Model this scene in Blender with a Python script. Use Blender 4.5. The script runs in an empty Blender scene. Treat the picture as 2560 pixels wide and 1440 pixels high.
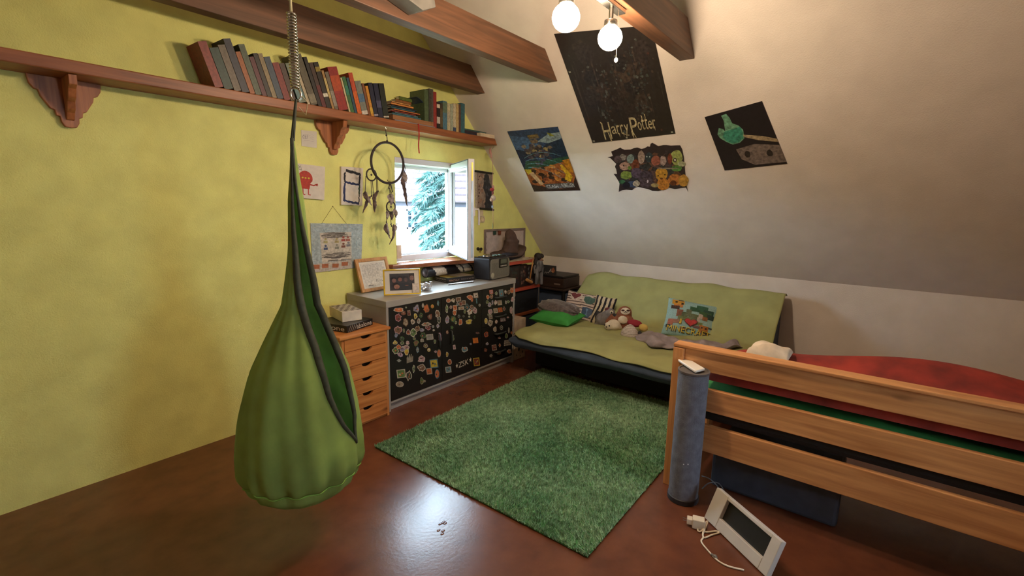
import bpy, bmesh, math, random
import numpy as np
from mathutils import Vector, Matrix
S = bpy.context.scene
COL = S.collection
PI = math.pi
random.seed(7)
def lin(h):
    if isinstance(h, tuple): return h
    h = h.lstrip('#'); c = [int(h[i:i+2], 16) / 255 for i in (0, 2, 4)]
    return tuple(x / 12.92 if x <= .04045 else ((x + .055) / 1.055) ** 2.4 for x in c)
# ------------------------------------------------------------------ camera
FPX, YAW, PITCH, ROLL, EYE = 1187.68, .91526, .17365, -.018753, 1.6
_f = np.array([math.sin(YAW)*math.cos(PITCH), math.cos(YAW)*math.cos(PITCH), -math.sin(PITCH)])
_r = np.array([math.cos(YAW), -math.sin(YAW), 0.]); _d = np.cross(_f, _r)
RIGHT = math.cos(ROLL)*_r + math.sin(ROLL)*_d
DOWN = -math.sin(ROLL)*_r + math.cos(ROLL)*_d
FWD = _f
CAMP = np.array([0, 0, EYE])
cd = bpy.data.cameras.new('camera'); cam = bpy.data.objects.new('camera', cd); COL.objects.link(cam)
m4 = Matrix.Identity(4)
for i in range(3):
    m4[i][0] = RIGHT[i]; m4[i][1] = -DOWN[i]; m4[i][2] = -FWD[i]; m4[i][3] = CAMP[i]
cam.matrix_world = m4
cd.sensor_width = 36; cd.lens = FPX / 2560 * 36; cd.clip_start = .02; cd.clip_end = 200
S.camera = cam
# ------------------------------------------------------------------ world, exposure
S.view_settings.view_transform = 'Standard'; S.view_settings.look = 'None'
S.view_settings.gamma = 1; S.view_settings.exposure = EXPO = 0.0
S.view_settings.use_curve_mapping = False
W = bpy.data.worlds.new('overcast_sky'); S.world = W; W.use_nodes = True
bg = W.node_tree.nodes['Background']; bg.inputs[0].default_value = (.62, .82, 1, 1); bg.inputs[1].default_value = SKY = 38.0
LAMP = 370.0       # strength of the two warm lamp globes
# ------------------------------------------------------------------ surveying: points of the photograph on the room's planes
def ray(px, py): return RIGHT*((px-1280)/FPX) + DOWN*((py-720)/FPX) + FWD
def onx(px, py, x): d = ray(px, py); return CAMP + d*(x/d[0])
def ony(px, py, y): d = ray(px, py); return CAMP + d*(y/d[1])
def onz(px, py, z): d = ray(px, py); return CAMP + d*((z-EYE)/d[2])
SK, SX, SZ = 1.045, 4.93, 1.046                     # roof slope: z = SZ + SK*(SX - x)
SN = np.array([-SK, 0, -1.]) / math.hypot(SK, 1)    # its normal, into the room
def onslope(px, py, off=0.):
    d = ray(px, py); p0 = np.array([SX, 0, SZ])
    return CAMP + d*(((p0-CAMP)@SN)/(d@SN)) + SN*off
def slope_x(z): return SX - (z-SZ)/SK
# ------------------------------------------------------------------ materials
MC = {}
def nodes(name):
    m = bpy.data.materials.new(name); m.use_nodes = True
    return m, m.node_tree.nodes, m.node_tree.links, m.node_tree.nodes['Principled BSDF']
def paint(name, col, rough=.6, var=.12, scale=12, bump=0, bscale=120, stretch=None, metal=0, col2=None, spec=.5, coat=0, detail=4, sheen=0):
    if name in MC: return MC[name]
    m, N, L, b = nodes(name)
    c = np.array(lin(col)); c2 = np.array(lin(col2)) if col2 else c*(1-var*2)
    if not col2: c = np.minimum(c*(1+var), 1)
    tc = N.new('ShaderNodeTexCoord'); mp = N.new('ShaderNodeMapping'); no = N.new('ShaderNodeTexNoise'); cr = N.new('ShaderNodeValToRGB')
    L.new(tc.outputs['Object'], mp.inputs[0]); L.new(mp.outputs[0], no.inputs['Vector']); L.new(no.outputs['Fac'], cr.inputs[0]); L.new(cr.outputs[0], b.inputs['Base Color'])
    if stretch: mp.inputs['Scale'].default_value = stretch
    no.inputs['Scale'].default_value = scale; no.inputs['Detail'].default_value = detail
    cr.color_ramp.elements[0].position = .32; cr.color_ramp.elements[1].position = .68
    cr.color_ramp.elements[0].color = (*c2, 1); cr.color_ramp.elements[1].color = (*c, 1)
    b.inputs['Roughness'].default_value = rough; b.inputs['Metallic'].default_value = metal
    b.inputs['Specular IOR Level'].default_value = spec; b.inputs['Coat Weight'].default_value = coat
    b.inputs['Sheen Weight'].default_value = sheen
    if bump:
        n2 = N.new('ShaderNodeTexNoise'); n2.inputs['Scale'].default_value = bscale; bp = N.new('ShaderNodeBump'); bp.inputs['Strength'].default_value = bump; bp.inputs['Distance'].default_value = .004
        L.new(mp.outputs[0], n2.inputs['Vector']); L.new(n2.outputs['Fac'], bp.inputs['Height']); L.new(bp.outputs[0], b.inputs['Normal'])
    MC[name] = m; return m
def wood(name, c1, c2, axis=0, rough=.45, scale=3.0, knots=True):
    if name in MC: return MC[name]
    m, N, L, b = nodes(name)
    tc = N.new('ShaderNodeTexCoord'); mp = N.new('ShaderNodeMapping'); sc = [14, 14, 14]; sc[axis] = .9; mp.inputs['Scale'].default_value = sc
    no = N.new('ShaderNodeTexNoise'); no.inputs['Scale'].default_value = scale; no.inputs['Detail'].default_value = 6; no.inputs['Distortion'].default_value = .6
    cr = N.new('ShaderNodeValToRGB'); cr.color_ramp.elements[0].position = .3; cr.color_ramp.elements[1].position = .7
    cr.color_ramp.elements[0].color = (*lin(c2), 1); cr.color_ramp.elements[1].color = (*lin(c1), 1)
    L.new(tc.outputs['Object'], mp.inputs[0]); L.new(mp.outputs[0], no.inputs['Vector']); L.new(no.outputs['Fac'], cr.inputs[0])
    out = cr.outputs[0]
    if knots:
        mk = N.new('ShaderNodeMapping'); s2 = [6, 6, 6]; s2[axis] = 2.2; mk.inputs['Scale'].default_value = s2
        vo = N.new('ShaderNodeTexVoronoi'); vo.inputs['Scale'].default_value = 1.0; k = N.new('ShaderNodeValToRGB')
        k.color_ramp.elements[0].position = .05; k.color_ramp.elements[0].color = (.25, .2, .18, 1); k.color_ramp.elements[1].position = .13; k.color_ramp.elements[1].color = (1, 1, 1, 1)
        mx = N.new('ShaderNodeMix'); mx.data_type = 'RGBA'; mx.blend_type = 'MULTIPLY'; mx.inputs[0].default_value = .8
        L.new(tc.outputs['Object'], mk.inputs[0]); L.new(mk.outputs[0], vo.inputs['Vector']); L.new(vo.outputs['Distance'], k.inputs[0])
        L.new(out, mx.inputs[6]); L.new(k.outputs[0], mx.inputs[7]); out = mx.outputs[2]
    L.new(out, b.inputs['Base Color']); b.inputs['Roughness'].default_value = rough
    bp = N.new('ShaderNodeBump'); bp.inputs['Strength'].default_value = .15; bp.inputs['Distance'].default_value = .003
    L.new(no.outputs['Fac'], bp.inputs['Height']); L.new(bp.outputs[0], b.inputs['Normal'])
    MC[name] = m; return m
def printed(name='printed', rough=.5, grain=.18, scale=60):
    if name in MC: return MC[name]
    m, N, L, b = nodes(name)
    at = N.new('ShaderNodeAttribute'); at.attribute_name = 'Col'
    tc = N.new('ShaderNodeTexCoord'); no = N.new('ShaderNodeTexNoise'); no.inputs['Scale'].default_value = scale; no.inputs['Detail'].default_value = 5
    mr = N.new('ShaderNodeMapRange'); mr.inputs['From Min'].default_value = .3; mr.inputs['From Max'].default_value = .7; mr.inputs['To Min'].default_value = 1-grain*2; mr.inputs['To Max'].default_value = 1+grain*.6
    mx = N.new('ShaderNodeMix'); mx.data_type = 'RGBA'; mx.blend_type = 'MULTIPLY'; mx.inputs[0].default_value = 1
    L.new(tc.outputs['Object'], no.inputs['Vector']); L.new(no.outputs['Fac'], mr.inputs[0]); L.new(at.outputs['Color'], mx.inputs[6]); L.new(mr.outputs[0], mx.inputs[7]); L.new(mx.outputs[2], b.inputs['Base Color'])
    b.inputs['Roughness'].default_value = rough
    MC[name] = m; return m
def emit(name, col, s):
    m = bpy.data.materials.new(name); m.use_nodes = True; N = m.node_tree.nodes; N.clear()
    e = N.new('ShaderNodeEmission'); e.inputs[0].default_value = (*lin(col), 1); e.inputs[1].default_value = s
    o = N.new('ShaderNodeOutputMaterial'); m.node_tree.links.new(e.outputs[0], o.inputs[0]); return m
def glass(name):
    m = bpy.data.materials.new(name); m.use_nodes = True; N = m.node_tree.nodes; L = m.node_tree.links; N.clear()
    o = N.new('ShaderNodeOutputMaterial'); t = N.new('ShaderNodeBsdfTransparent'); g = N.new('ShaderNodeBsdfGlossy'); g.inputs['Roughness'].default_value = .01
    fr = N.new('ShaderNodeFresnel'); fr.inputs['IOR'].default_value = 1.7; mx = N.new('ShaderNodeMixShader')
    L.new(fr.outputs[0], mx.inputs[0]); L.new(t.outputs[0], mx.inputs[1]); L.new(g.outputs[0], mx.inputs[2]); L.new(mx.outputs[0], o.inputs[0]); return m
def cloth(name, col, trans=.35, var=.1, scale=9, rough=.8):
    m, N, L, b = nodes(name)
    c = np.array(lin(col)); no = N.new('ShaderNodeTexNoise'); no.inputs['Scale'].default_value = scale; no.inputs['Detail'].default_value = 4; cr = N.new('ShaderNodeValToRGB'); tc = N.new('ShaderNodeTexCoord')
    cr.color_ramp.elements[0].position = .3; cr.color_ramp.elements[1].position = .7
    cr.color_ramp.elements[0].color = (*(c*(1-2*var)), 1); cr.color_ramp.elements[1].color = (*(c*(1+var)), 1)
    L.new(tc.outputs['Object'], no.inputs['Vector']); L.new(no.outputs['Fac'], cr.inputs[0]); L.new(cr.outputs[0], b.inputs['Base Color']); b.inputs['Roughness'].default_value = rough
    t = N.new('ShaderNodeBsdfTranslucent'); L.new(cr.outputs[0], t.inputs[0]); mx = N.new('ShaderNodeMixShader'); mx.inputs[0].default_value = trans
    o = N['Material Output']; L.new(b.outputs[0], mx.inputs[1]); L.new(t.outputs[0], mx.inputs[2]); L.new(mx.outputs[0], o.inputs[0]); return m
PR = printed()
# ------------------------------------------------------------------ mesh builder
BASE = {}
def V(*a): return np.array(a, float)
class MB:
    def __init__(s, T=None): s.v = []; s.f = []; s.c = []; s.m = []; s.col = (.8, .8, .8); s.mi = 0; s.T = T
    def add(s, vs, fs, col=None, mi=None):
        n = len(s.v); vs = np.asarray(vs, float)
        if s.T is not None: vs = vs @ s.T[0].T + s.T[1]
        s.v.extend(map(tuple, vs)); c = lin(col) if col is not None else s.col; mi = s.mi if mi is None else mi
        for f in fs: s.f.append(tuple(n+i for i in f)); s.c.append(c); s.m.append(mi)
        return s
    def box(s, a, b, col=None, mi=None):
        x0, y0, z0 = a; x1, y1, z1 = b
        return s.add([(x0,y0,z0),(x1,y0,z0),(x1,y1,z0),(x0,y1,z0),(x0,y0,z1),(x1,y0,z1),(x1,y1,z1),(x0,y1,z1)],
              [(0,3,2,1),(4,5,6,7),(0,1,5,4),(1,2,6,5),(2,3,7,6),(3,0,4,7)], col, mi)
    def prism(s, pts, d, col=None, mi=None):        # polygon pts extruded by vector d
        pts = [np.array(p, float) for p in pts]; n = len(pts); d = np.array(d, float)
        nn = np.zeros(3)
        for i in range(n): nn += np.cross(pts[i], pts[(i+1) % n])
        if nn @ d > 0: pts = pts[::-1]
        vs = pts + [p+d for p in pts]
        fs = [tuple(range(n)), tuple(range(2*n-1, n-1, -1))] + [(i, i+n, (i+1) % n+n, (i+1) % n) for i in range(n)]
        return s.add(vs, fs, col, mi)
    def poly(s, pts, col=None, mi=None): return s.add(pts, [tuple(range(len(pts)))], col, mi)
    def tube(s, P, r, n=8, col=None, mi=None, closed=False):
        P = [np.array(p, float) for p in P]; k = len(P); R = r if hasattr(r, '__len__') else [r]*k
        vs = []; up = None
        for i in range(k):
            t = (P[(i+1) % k]-P[i-1]) if closed else (P[min(i+1, k-1)]-P[max(i-1, 0)])
            t = t/(np.linalg.norm(t)+1e-12)
            if up is None: up = np.cross(t, (0, 0, 1.) if abs(t[2]) < .9 else (1., 0, 0))
            up = up - t*(up@t); up /= np.linalg.norm(up)+1e-12; w = np.cross(t, up)
            for j in range(n):
                a = 2*PI*j/n; vs.append(P[i]+R[i]*(math.cos(a)*up+math.sin(a)*w))
        fs = []
        for i in range(k if closed else k-1):
            q = (i+1) % k
            for j in range(n): fs.append((i*n+j, i*n+(j+1) % n, q*n+(j+1) % n, q*n+j))
        if not closed: fs += [tuple(range(n-1, -1, -1)), tuple(range((k-1)*n, k*n))]
        return s.add(vs, fs, col, mi)
    def ell(s, c, r, n=16, k=10, col=None, mi=None, ax=None):
        ax = np.eye(3) if ax is None else np.array(ax, float); vs = [np.array(c)+ax[2]*r[2]]; fs = []
        for i in range(1, k):
            th = PI*i/k
            for j in range(n):
                a = 2*PI*j/n; vs.append(np.array(c)+ax[0]*r[0]*math.sin(th)*math.cos(a)+ax[1]*r[1]*math.sin(th)*math.sin(a)+ax[2]*r[2]*math.cos(th))
        vs.append(np.array(c)-ax[2]*r[2]); L = len(vs)-1
        for j in range(n):
            fs.append((0, 1+j, 1+(j+1) % n)); fs.append((L, 1+(k-2)*n+(j+1) % n, 1+(k-2)*n+j))
            for i in range(k-2): fs.append((1+i*n+j, 1+(i+1)*n+j, 1+(i+1)*n+(j+1) % n, 1+i*n+(j+1) % n))
        return s.add(vs, fs, col, mi)
    def lathe(s, c, prof, n=24, col=None, mi=None, ax=None):   # prof: (r, h) along ax[2]
        ax = np.eye(3) if ax is None else np.array(ax, float); vs = []; fs = []
        for r, h in prof:
            for j in range(n): a = 2*PI*j/n; vs.append(np.array(c)+ax[0]*r*math.cos(a)+ax[1]*r*math.sin(a)+ax[2]*h)
        for i in range(len(prof)-1):
            for j in range(n): fs.append((i*n+j, i*n+(j+1) % n, (i+1)*n+(j+1) % n, (i+1)*n+j))
        fs += [tuple(range(n-1, -1, -1)), tuple(range((len(prof)-1)*n, len(prof)*n))]
        return s.add(vs, fs, col, mi)
    def grid(s, fn, nu, nv, col=None, mi=None, wrapu=False, colfn=None):
        vs = [fn(i/(nu if wrapu else nu-1), j/(nv-1)) for j in range(nv) for i in range(nu)]
        for_ = []; n0 = len(s.f)
        for j in range(nv-1):
            for i in range(nu if wrapu else nu-1): q = (i+1) % nu; for_.append((j*nu+i, j*nu+q, (j+1)*nu+q, (j+1)*nu+i))
        s.add(vs, for_, col, mi)
        if colfn:
            k = n0
            for j in range(nv-1):
                for i in range(nu if wrapu else nu-1): s.c[k] = lin(colfn((i+.5)/(nu-(0 if wrapu else 1)), (j+.5)/(nv-1))); k += 1
        return s
    def build(s, name, mats, parent=None, loc=None, smooth=False, bevel=0, sub=0, solid=None, remesh=0, label=None, cat=None, group=None, kind=None):
        base = BASE[parent.name] if parent else (np.array(loc, float) if loc is not None else np.zeros(3))
        me = bpy.data.meshes.new(name); v = np.array(s.v)-base
        me.from_pydata(v.tolist(), [], s.f)
        if not isinstance(mats, (list, tuple)): mats = [mats]
        for m in mats: me.materials.append(m)
        me.polygons.foreach_set('material_index', s.m)
        if any(m.name.startswith('printed') for m in mats):
            ca = me.attributes.new('Col', 'FLOAT_COLOR', 'CORNER')
            d = [x for f, c in zip(s.f, s.c) for _ in f for x in (*c, 1.)]
            ca.data.foreach_set('color', d)
        if smooth: me.polygons.foreach_set('use_smooth', [True]*len(me.polygons))
        me.update()
        o = bpy.data.objects.new(name, me); COL.objects.link(o); o.location = (0, 0, 0) if parent else tuple(base)
        if parent: o.parent = parent
        BASE[o.name] = base
        if remesh:
            r = o.modifiers.new('r', 'REMESH'); r.mode = 'VOXEL'; r.voxel_size = remesh; r.use_smooth_shade = True
            q = o.modifiers.new('q', 'SMOOTH'); q.iterations = 6; q.factor = .6
        if bevel:
            b = o.modifiers.new('b', 'BEVEL'); b.width = bevel; b.segments = 2; b.limit_method = 'ANGLE'; b.angle_limit = math.radians(35)
        if solid:
            q = o.modifiers.new('s', 'SOLIDIFY'); q.thickness = solid[0]; q.offset = 0
            if len(solid) > 1: q.material_offset = solid[1]
        if sub:
            q = o.modifiers.new('u', 'SUBSURF'); q.levels = sub; q.render_levels = sub
        setp(o, label, cat, group, kind); return o
def setp(o, label=None, cat=None, group=None, kind=None):
    for k, v in (('label', label), ('category', cat), ('group', group), ('kind', kind)):
        if v: o[k] = v
    return o
def thing(name, loc, label, cat, group=None):
    o = bpy.data.objects.new(name, None); COL.objects.link(o); o.location = tuple(loc); o.empty_display_size = .05
    BASE[o.name] = np.array(loc, float); return setp(o, label, cat, group)
def frame(n, up=(0, 0, 1)):                          # columns: right, up, normal
    n = np.array(n, float); n /= np.linalg.norm(n); r = np.cross(up, n); r /= np.linalg.norm(r); return np.array([r, np.cross(n, r), n]).T
def rotz(a): c, s = math.cos(a), math.sin(a); return np.array([[c, -s, 0], [s, c, 0], [0, 0, 1]])
def roty(a): c, s = math.cos(a), math.sin(a); return np.array([[c, 0, s], [0, 1, 0], [-s, 0, c]])
def blobpts(cx, cy, w, h, rnd, n=12, j=.28):
    ph = rnd.random()*6; return [(cx+w/2*math.cos(2*PI*i/n+ph)*(1-j*rnd.random()), cy+h/2*math.sin(2*PI*i/n+ph)*(1-j*rnd.random())) for i in range(n)]
def ovalpts(cx, cy, w, h, n=14): return [(cx+w/2*math.cos(2*PI*i/n), cy+h/2*math.sin(2*PI*i/n)) for i in range(n)]
def rectpts(cx, cy, w, h, a=0):
    c, s = math.cos(a), math.sin(a); return [(cx+c*x-s*y, cy+s*x+c*y) for x, y in ((-w/2, -h/2), (w/2, -h/2), (w/2, h/2), (-w/2, h/2))]
def glyphs(txt, shear=0.):                           # flat lettering: vertices normalised to width 1, height 1
    cu = bpy.data.curves.new('t', 'FONT'); cu.body = txt; cu.resolution_u = 3; cu.shear = shear; cu.fill_mode = 'FRONT'
    o = bpy.data.objects.new('t', cu); COL.objects.link(o); dg = bpy.context.evaluated_depsgraph_get(); e = o.evaluated_get(dg); me = e.to_mesh()
    v = np.array([tuple(x.co) for x in me.vertices]); f = [tuple(p.vertices) for p in me.polygons]; e.to_mesh_clear()
    bpy.data.objects.remove(o); bpy.data.curves.remove(cu)
    lo, hi = v[:, :2].min(0), v[:, :2].max(0); return (v[:, :2]-lo)/(hi-lo), f
def quadmap(fn, q):                                  # (u right, v down) -> surface through four picture corners tl,tr,br,bl
    q = [np.array(p, float) for p in q]
    def g(u, v, off=0.): p = (q[0]*(1-u)+q[1]*u)*(1-v)+(q[3]*(1-u)+q[2]*u)*v; return fn(p[0], p[1], off)
    return g
def lettering(mb, txt, g, u0, v0, u1, v1, col, off, shear=0., wob=None):
    v, f = glyphs(txt, shear)
    pts = []
    for x, y in v:
        yy = wob(x, y) if wob else y
        pts.append(g(u0+(u1-u0)*x, v1+(v0-v1)*yy, off))
    mb.add(pts, f, col)
# ================================================================== the room
YG, XK, ZK = 3.36, 5.0, 0.973
M_WALL = paint('yellow_wall', '#dedb84', .85, .05, 6, .5, 160)
M_WHITE = paint('white_plaster', '#d8ccc0', .9, .03, 5, .35, 140)
M_FLOOR = paint('cork_floor', '#6e3f29', .25, .2, 7, .10, 60, col2='#5c3424', spec=.6, detail=8)
def grow_floor():
    mb = MB(); mb.box((-1.2, -2.6, -.12), (XK, YG, 0)); mb.build('floor', M_FLOOR, kind='structure')
grow_floor()
WX0, WX1, WZ0, WZ1 = 2.69, 3.50, 1.033, 1.985        # window opening in the gable wall
mb = MB()
TOPZ = 3.45
def gab(x0, x1, z0, z1t): pass
d = (0, .22, 0)
sx = lambda z: slope_x(z)
mb.prism([(-1.2, YG, 0), (WX0, YG, 0), (WX0, YG, TOPZ-.03), (-1.2, YG, TOPZ-.03)], d)
mb.prism([(WX0, YG, 0), (WX1, YG, 0), (WX1, YG, WZ0), (WX0, YG, WZ0)], d)
mb.prism([(WX0, YG, WZ1), (WX1, YG, WZ1), (WX1, YG, SZ+SK*(SX-WX1)), (WX0, YG, SZ+SK*(SX-WX0))], d)
mb.prism([(WX1, YG, 0), (XK, YG, 0), (XK, YG, ZK), (WX1, YG, SZ+SK*(SX-WX1))], d)
mb.build('wall_back', M_WALL, kind='structure')
MB().box((XK, -2.6, 0), (XK+.2, YG+.22, ZK)).build('wall_right', M_WHITE, kind='structure')
MB().box((-1.4, -2.6, 0), (-1.2, YG+.22, TOPZ)).build('wall_left', M_WHITE, kind='structure')
BX0, BX1, BZ0, BZ1 = 1.0, 1.8, 1.1, 1.9                # unseen window opening added behind the camera for daylight fill
MB().box((-1.4, -2.8, 0), (BX0, -2.6, TOPZ)).box((BX1, -2.8, 0), (XK+.2, -2.6, TOPZ)).box((BX0, -2.8, 0), (BX1, -2.6, BZ0)).box((BX0, -2.8, BZ1), (BX1, -2.6, TOPZ)).build('wall_front', M_WHITE, kind='structure')
mb = MB(); xt = slope_x(TOPZ)
mb.prism([(XK, -2.8, ZK), (XK+.35, -2.8, ZK), (xt+.25, -2.8, TOPZ+.2), (xt, -2.8, TOPZ)], (0, YG+.22+2.8, 0))
mb.box((-1.4, -2.8, TOPZ), (xt+.02, YG+.22, TOPZ+.2))
mb.build('ceiling', M_WHITE, kind='structure')
# ---- beams
M_BEAM = wood('beam_wood', '#6e4830', '#4c3220', 0, .5, 2.5)
def beam(y0, y1, label):
    z0, z1 = 2.592, 2.792; b = V(1, y0, z0)
    mb = MB(); mb.prism([(-1.19, y0, z0), (slope_x(z0)-.004, y0, z0), (slope_x(z1)-.004, y0, z1), (-1.19, y0, z1)], (0, y1-y0, 0))
    return mb.build('ceiling_beam', M_BEAM, loc=b, bevel=.004, label=label, cat='beam', group='ceiling beams')
beam(3.0, 3.09, 'brown wooden ceiling beam right above the bookshelf, nearest the window wall')
beam(2.223, 2.31, 'middle brown wooden ceiling beam with the small grey block on it')
beam(1.135, 1.237, 'brown wooden ceiling beam that carries the two glowing lamps')
p = ony(1062, 10, 2.19); mb = MB(); mb.prism([ony(1005, -14, 2.1), ony(1058, 26, 2.1), ony(1090, 18, 2.1), ony(1082, -30, 2.1)], (0, .12, 0))
mb.build('beam_block', paint('grey_block', '#77736c', .6), loc=p, bevel=.004, label='small grey block on the side of the middle ceiling beam', cat='block')
# ---- window
M_PVC = paint('white_window_plastic', '#c4c2c4', .35, .02, 4)
M_DGREY = paint('dark_rubber', '#2e2c2c', .6); M_METAL = paint('grey_metal', '#8c8a86', .35, metal=.8); M_BRASS = paint('brass', '#b89a4a', .35, metal=.9)
M_GLASS = glass('clear_pane')
win = thing('window_1', (3.1, 3.46, WZ0), None, None); win['kind'] = 'structure'
fy0, fy1 = 3.43, 3.50
mb = MB(); x0, x1, z0, z1 = WX0, WX1, 1.07, WZ1; t = .055
mb.box((x0, fy0, z0), (x0+t, fy1, z1)).box((x1-t, fy0, z0), (x1, fy1, z1)).box((x0+t, fy0, z0), (x1-t, fy1, z0+t)).box((x0+t, fy0, z1-t), (x1-t, fy1, z1))
for a in (.012,):                                     # stepped inner rebate
    mb.box((x0+t, fy0+.03, z0+t), (x0+t+.018, fy1-.005, z1-t)).box((x1-t-.018, fy0+.03, z0+t), (x1-t, fy1-.005, z1-t)).box((x0+t, fy0+.03, z0+t), (x1-t, fy1-.005, z0+t+.018)).box((x0+t, fy0+.03, z1-t-.03), (x1-t, fy1-.005, z1-t))
mb.build('window_frame', M_PVC, win, bevel=.003)
mb = MB(); mb.box((x0, YG-.006, z0+.04), (x0+.05, fy0, z0+.16)); mb.build('reveal_block', paint('pinkish_wood', '#cdb29a', .6), win, bevel=.002)
MB().box((x0+.001, YG-.004, z1-.05), (x1-.001, fy0, z1-.001)).build('lintel_trim', M_PVC, win, bevel=.003)
w2 = thing('fill_window', (1.4, -2.7, BZ0), None, None); w2['kind'] = 'structure'; t2 = .05  # frame and pane of the opening added for fill light
MB().box((BX0, -2.74, BZ0), (BX0+t2, -2.68, BZ1)).box((BX1-t2, -2.74, BZ0), (BX1, -2.68, BZ1)).box((BX0+t2, -2.74, BZ0), (BX1-t2, -2.68, BZ0+t2)).box((BX0+t2, -2.74, BZ1-t2), (BX1-t2, -2.68, BZ1)).build('window_frame', M_PVC, w2, bevel=.003)
MB().box((BX0+t2, -2.715, BZ0+t2), (BX1-t2, -2.705, BZ1-t2)).build('pane', M_GLASS, w2)
# open sash, hinged on the right, swung into the room
hx, hy = 3.462, 3.425; fx, fy = 3.046, 2.762
ux = V(fx-hx, fy-hy, 0); SW = np.linalg.norm(ux); ux /= SW; un = V(-ux[1], ux[0], 0)   # un: thickness direction
if un @ V(-1, 0, 0) < 0: un = -un
T = (np.array([ux, un, [0, 0, 1]]).T, V(hx, hy, 0)); sz0, sz1 = 1.112, 1.972; st = .062
sash = mb = MB(T); D = .055
mb.box((0, 0, sz0), (st, D, sz1)).box((SW-st, 0, sz0), (SW, D, sz1)).box((st, 0, sz0), (SW-st, D, sz0+st)).box((st, 0, sz1-st), (SW-st, D, sz1))
mb.box((st, .03, sz0+st), (st+.014, D-.004, sz1-st)).box((SW-st-.014, .03, sz0+st), (SW-st, D-.004, sz1-st)).box((st, .03, sz0+st), (SW-st, D-.004, sz0+st+.014)).box((st, .03, sz1-st-.014), (SW-st, D-.004, sz1-st))
so = mb.build('sash', M_PVC, win, bevel=.004); so['label'] = 'open white window sash swung into the room'
MB(T).box((st+.004, .018, sz0+st), (SW-st-.004, .026, sz1-st)).build('pane', M_GLASS, so)
mb = MB(T); q = .004
mb.box((.01, D, sz0+.008), (.016, D+q, sz1-.008)).box((SW-.018, D, sz0+.008), (SW-.01, D+q, sz1-.008)).box((.01, D, sz0+.006), (SW-.01, D+q, sz0+.012)).box((.01, D, sz1-.012), (SW-.01, D+q, sz1-.006))
mb.box((st-.012, D, sz0+st-.01), (st-.002, D+q, sz1-st+.01))
mb.build('rubber_seal', M_DGREY, so)
mb = MB(T); mb.box((SW, .012, sz0+.03), (SW+.003, .03, sz1-.03)).box((SW, .014, sz0+.2), (SW+.008, .028, sz0+.28)).box((SW, .014, sz1-.25), (SW+.008, .028, sz1-.18)); mb.build('espagnolette_strip', M_METAL, so)
mb = MB(T); mb.box((SW+.003, .014, sz1-.2), (SW+.006, .028, sz1-.03)); mb.build('brass_strip', M_BRASS, so)
mb = MB(T); mb.box((SW-.045, -.012, 1.5), (SW-.015, 0, 1.57)); mb.tube([(SW-.03, -.012, 1.555), (SW-.03, -.045, 1.555), (SW-.03, -.05, 1.53), (SW-.03, -.05, 1.42)], .009); mb.build('handle', M_PVC, so)
# sill: board with a bowed front, rounded right end
M_SILL = wood('sill_wood', '#8e5636', '#5e3320', 0, .22, 3)
zt, zb = 1.068, 1.032
pl = [(2.56, YG-.004), (2.60, 3.30), (2.70, 3.255), (2.9, 3.215), (3.1, 3.18), (3.3, 3.14), (3.48, 3.10), (3.56, 3.10), (3.62, 3.14), (3.64, 3.2), (3.64, YG-.004), (WX1-.003, YG-.004), (WX1-.003, fy0), (WX0+.003, fy0), (WX0+.003, YG-.004)]
MB().prism([(x, y, zb) for x, y in pl], (0, 0, zt-zb)).build('sill', M_SILL, win, bevel=.006)
# ================================================================== outside
M_HOUSE = paint('pale_render', '#eeeae6', .9, .02, 3)
hs = thing('house', ony(1020, 600, 13), 'white house with a tiled roof seen through the window', 'house')
P = lambda px, py, y=13.0, dy=0: ony(px, py, y)+V(0, dy, 0)
hz = ony(1000, 512, 13)[2]; x0 = 6; x1 = 22
mb = MB()
wa, wb = ony(1015.5, 523, 13), ony(1046, 571, 13); wx0, wx1, wz0, wz1 = wa[0], wb[0], wb[2], wa[2]
mb.box((x0, 13, -4), (wx0, 13.3, hz)).box((wx1, 13, -4), (x1, 13.3, hz)).box((wx0, 13, -4), (wx1, 13.3, wz0)).box((wx0, 13, wz1), (wx1, 13.3, hz)).box((wx0, 13.28, wz0), (wx1, 13.3, wz1))
mb.build('wall', M_HOUSE, hs)
mb = MB(); mb.box((x0, 12.75, hz-.03), (x1, 13.02, hz+.12)); mb.build('eaves_board', paint('eaves', '#2e2b35', .8), hs)
M_TILE = paint('roof_tile', '#43363b', .8, .15, 20)
mb = MB(); rz = .62
for i in range(12):
    y0 = 12.62+i*.35; z0 = hz+.1+i*.35*rz; mb.prism([(x0, y0, z0+.06), (x1, y0, z0+.06), (x1, y0+.37, z0+.37*rz+.0), (x0, y0+.37, z0+.37*rz)], (0, 0, -.05))
mb.build('roof', M_TILE, hs)
mb = MB(); cxm = (wx0+wx1)/2; t = .05
mb.box((wx0, 12.97, wz0), (wx0+t, 13.05, wz1)).box((wx1-t, 12.97, wz0), (wx1, 13.05, wz1)).box((wx0, 12.97, wz0), (wx1, 13.05, wz0+t)).box((wx0, 12.97, wz1-t), (wx1, 13.05, wz1)).box((cxm-.05, 12.97, wz0), (cxm+.05, 13.05, wz1))
for k in (1, 2): z = wz0+(wz1-wz0)*k/3; mb.box((wx0, 12.98, z-.02), (wx1, 13.04, z+.02))
mb.box((wx0-.1, 12.9, wz0-.08), (wx1+.1, 13.05, wz0))
wf = mb.build('window', paint('house_window_frame', '#6c6c72', .5), hs)
MB().box((wx0+t, 13.02, wz0+t), (wx1-t, 13.035, wz1-t)).build('pane', paint('house_pane', '#16212b', .6, spec=.1), wf)
MB().box((-15, -40, -4.2), (40, 60, -4)).build('ground', paint('grass_ground', '#6a7a5a', .9), label='green lawn outside below the window', cat='lawn')
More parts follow.
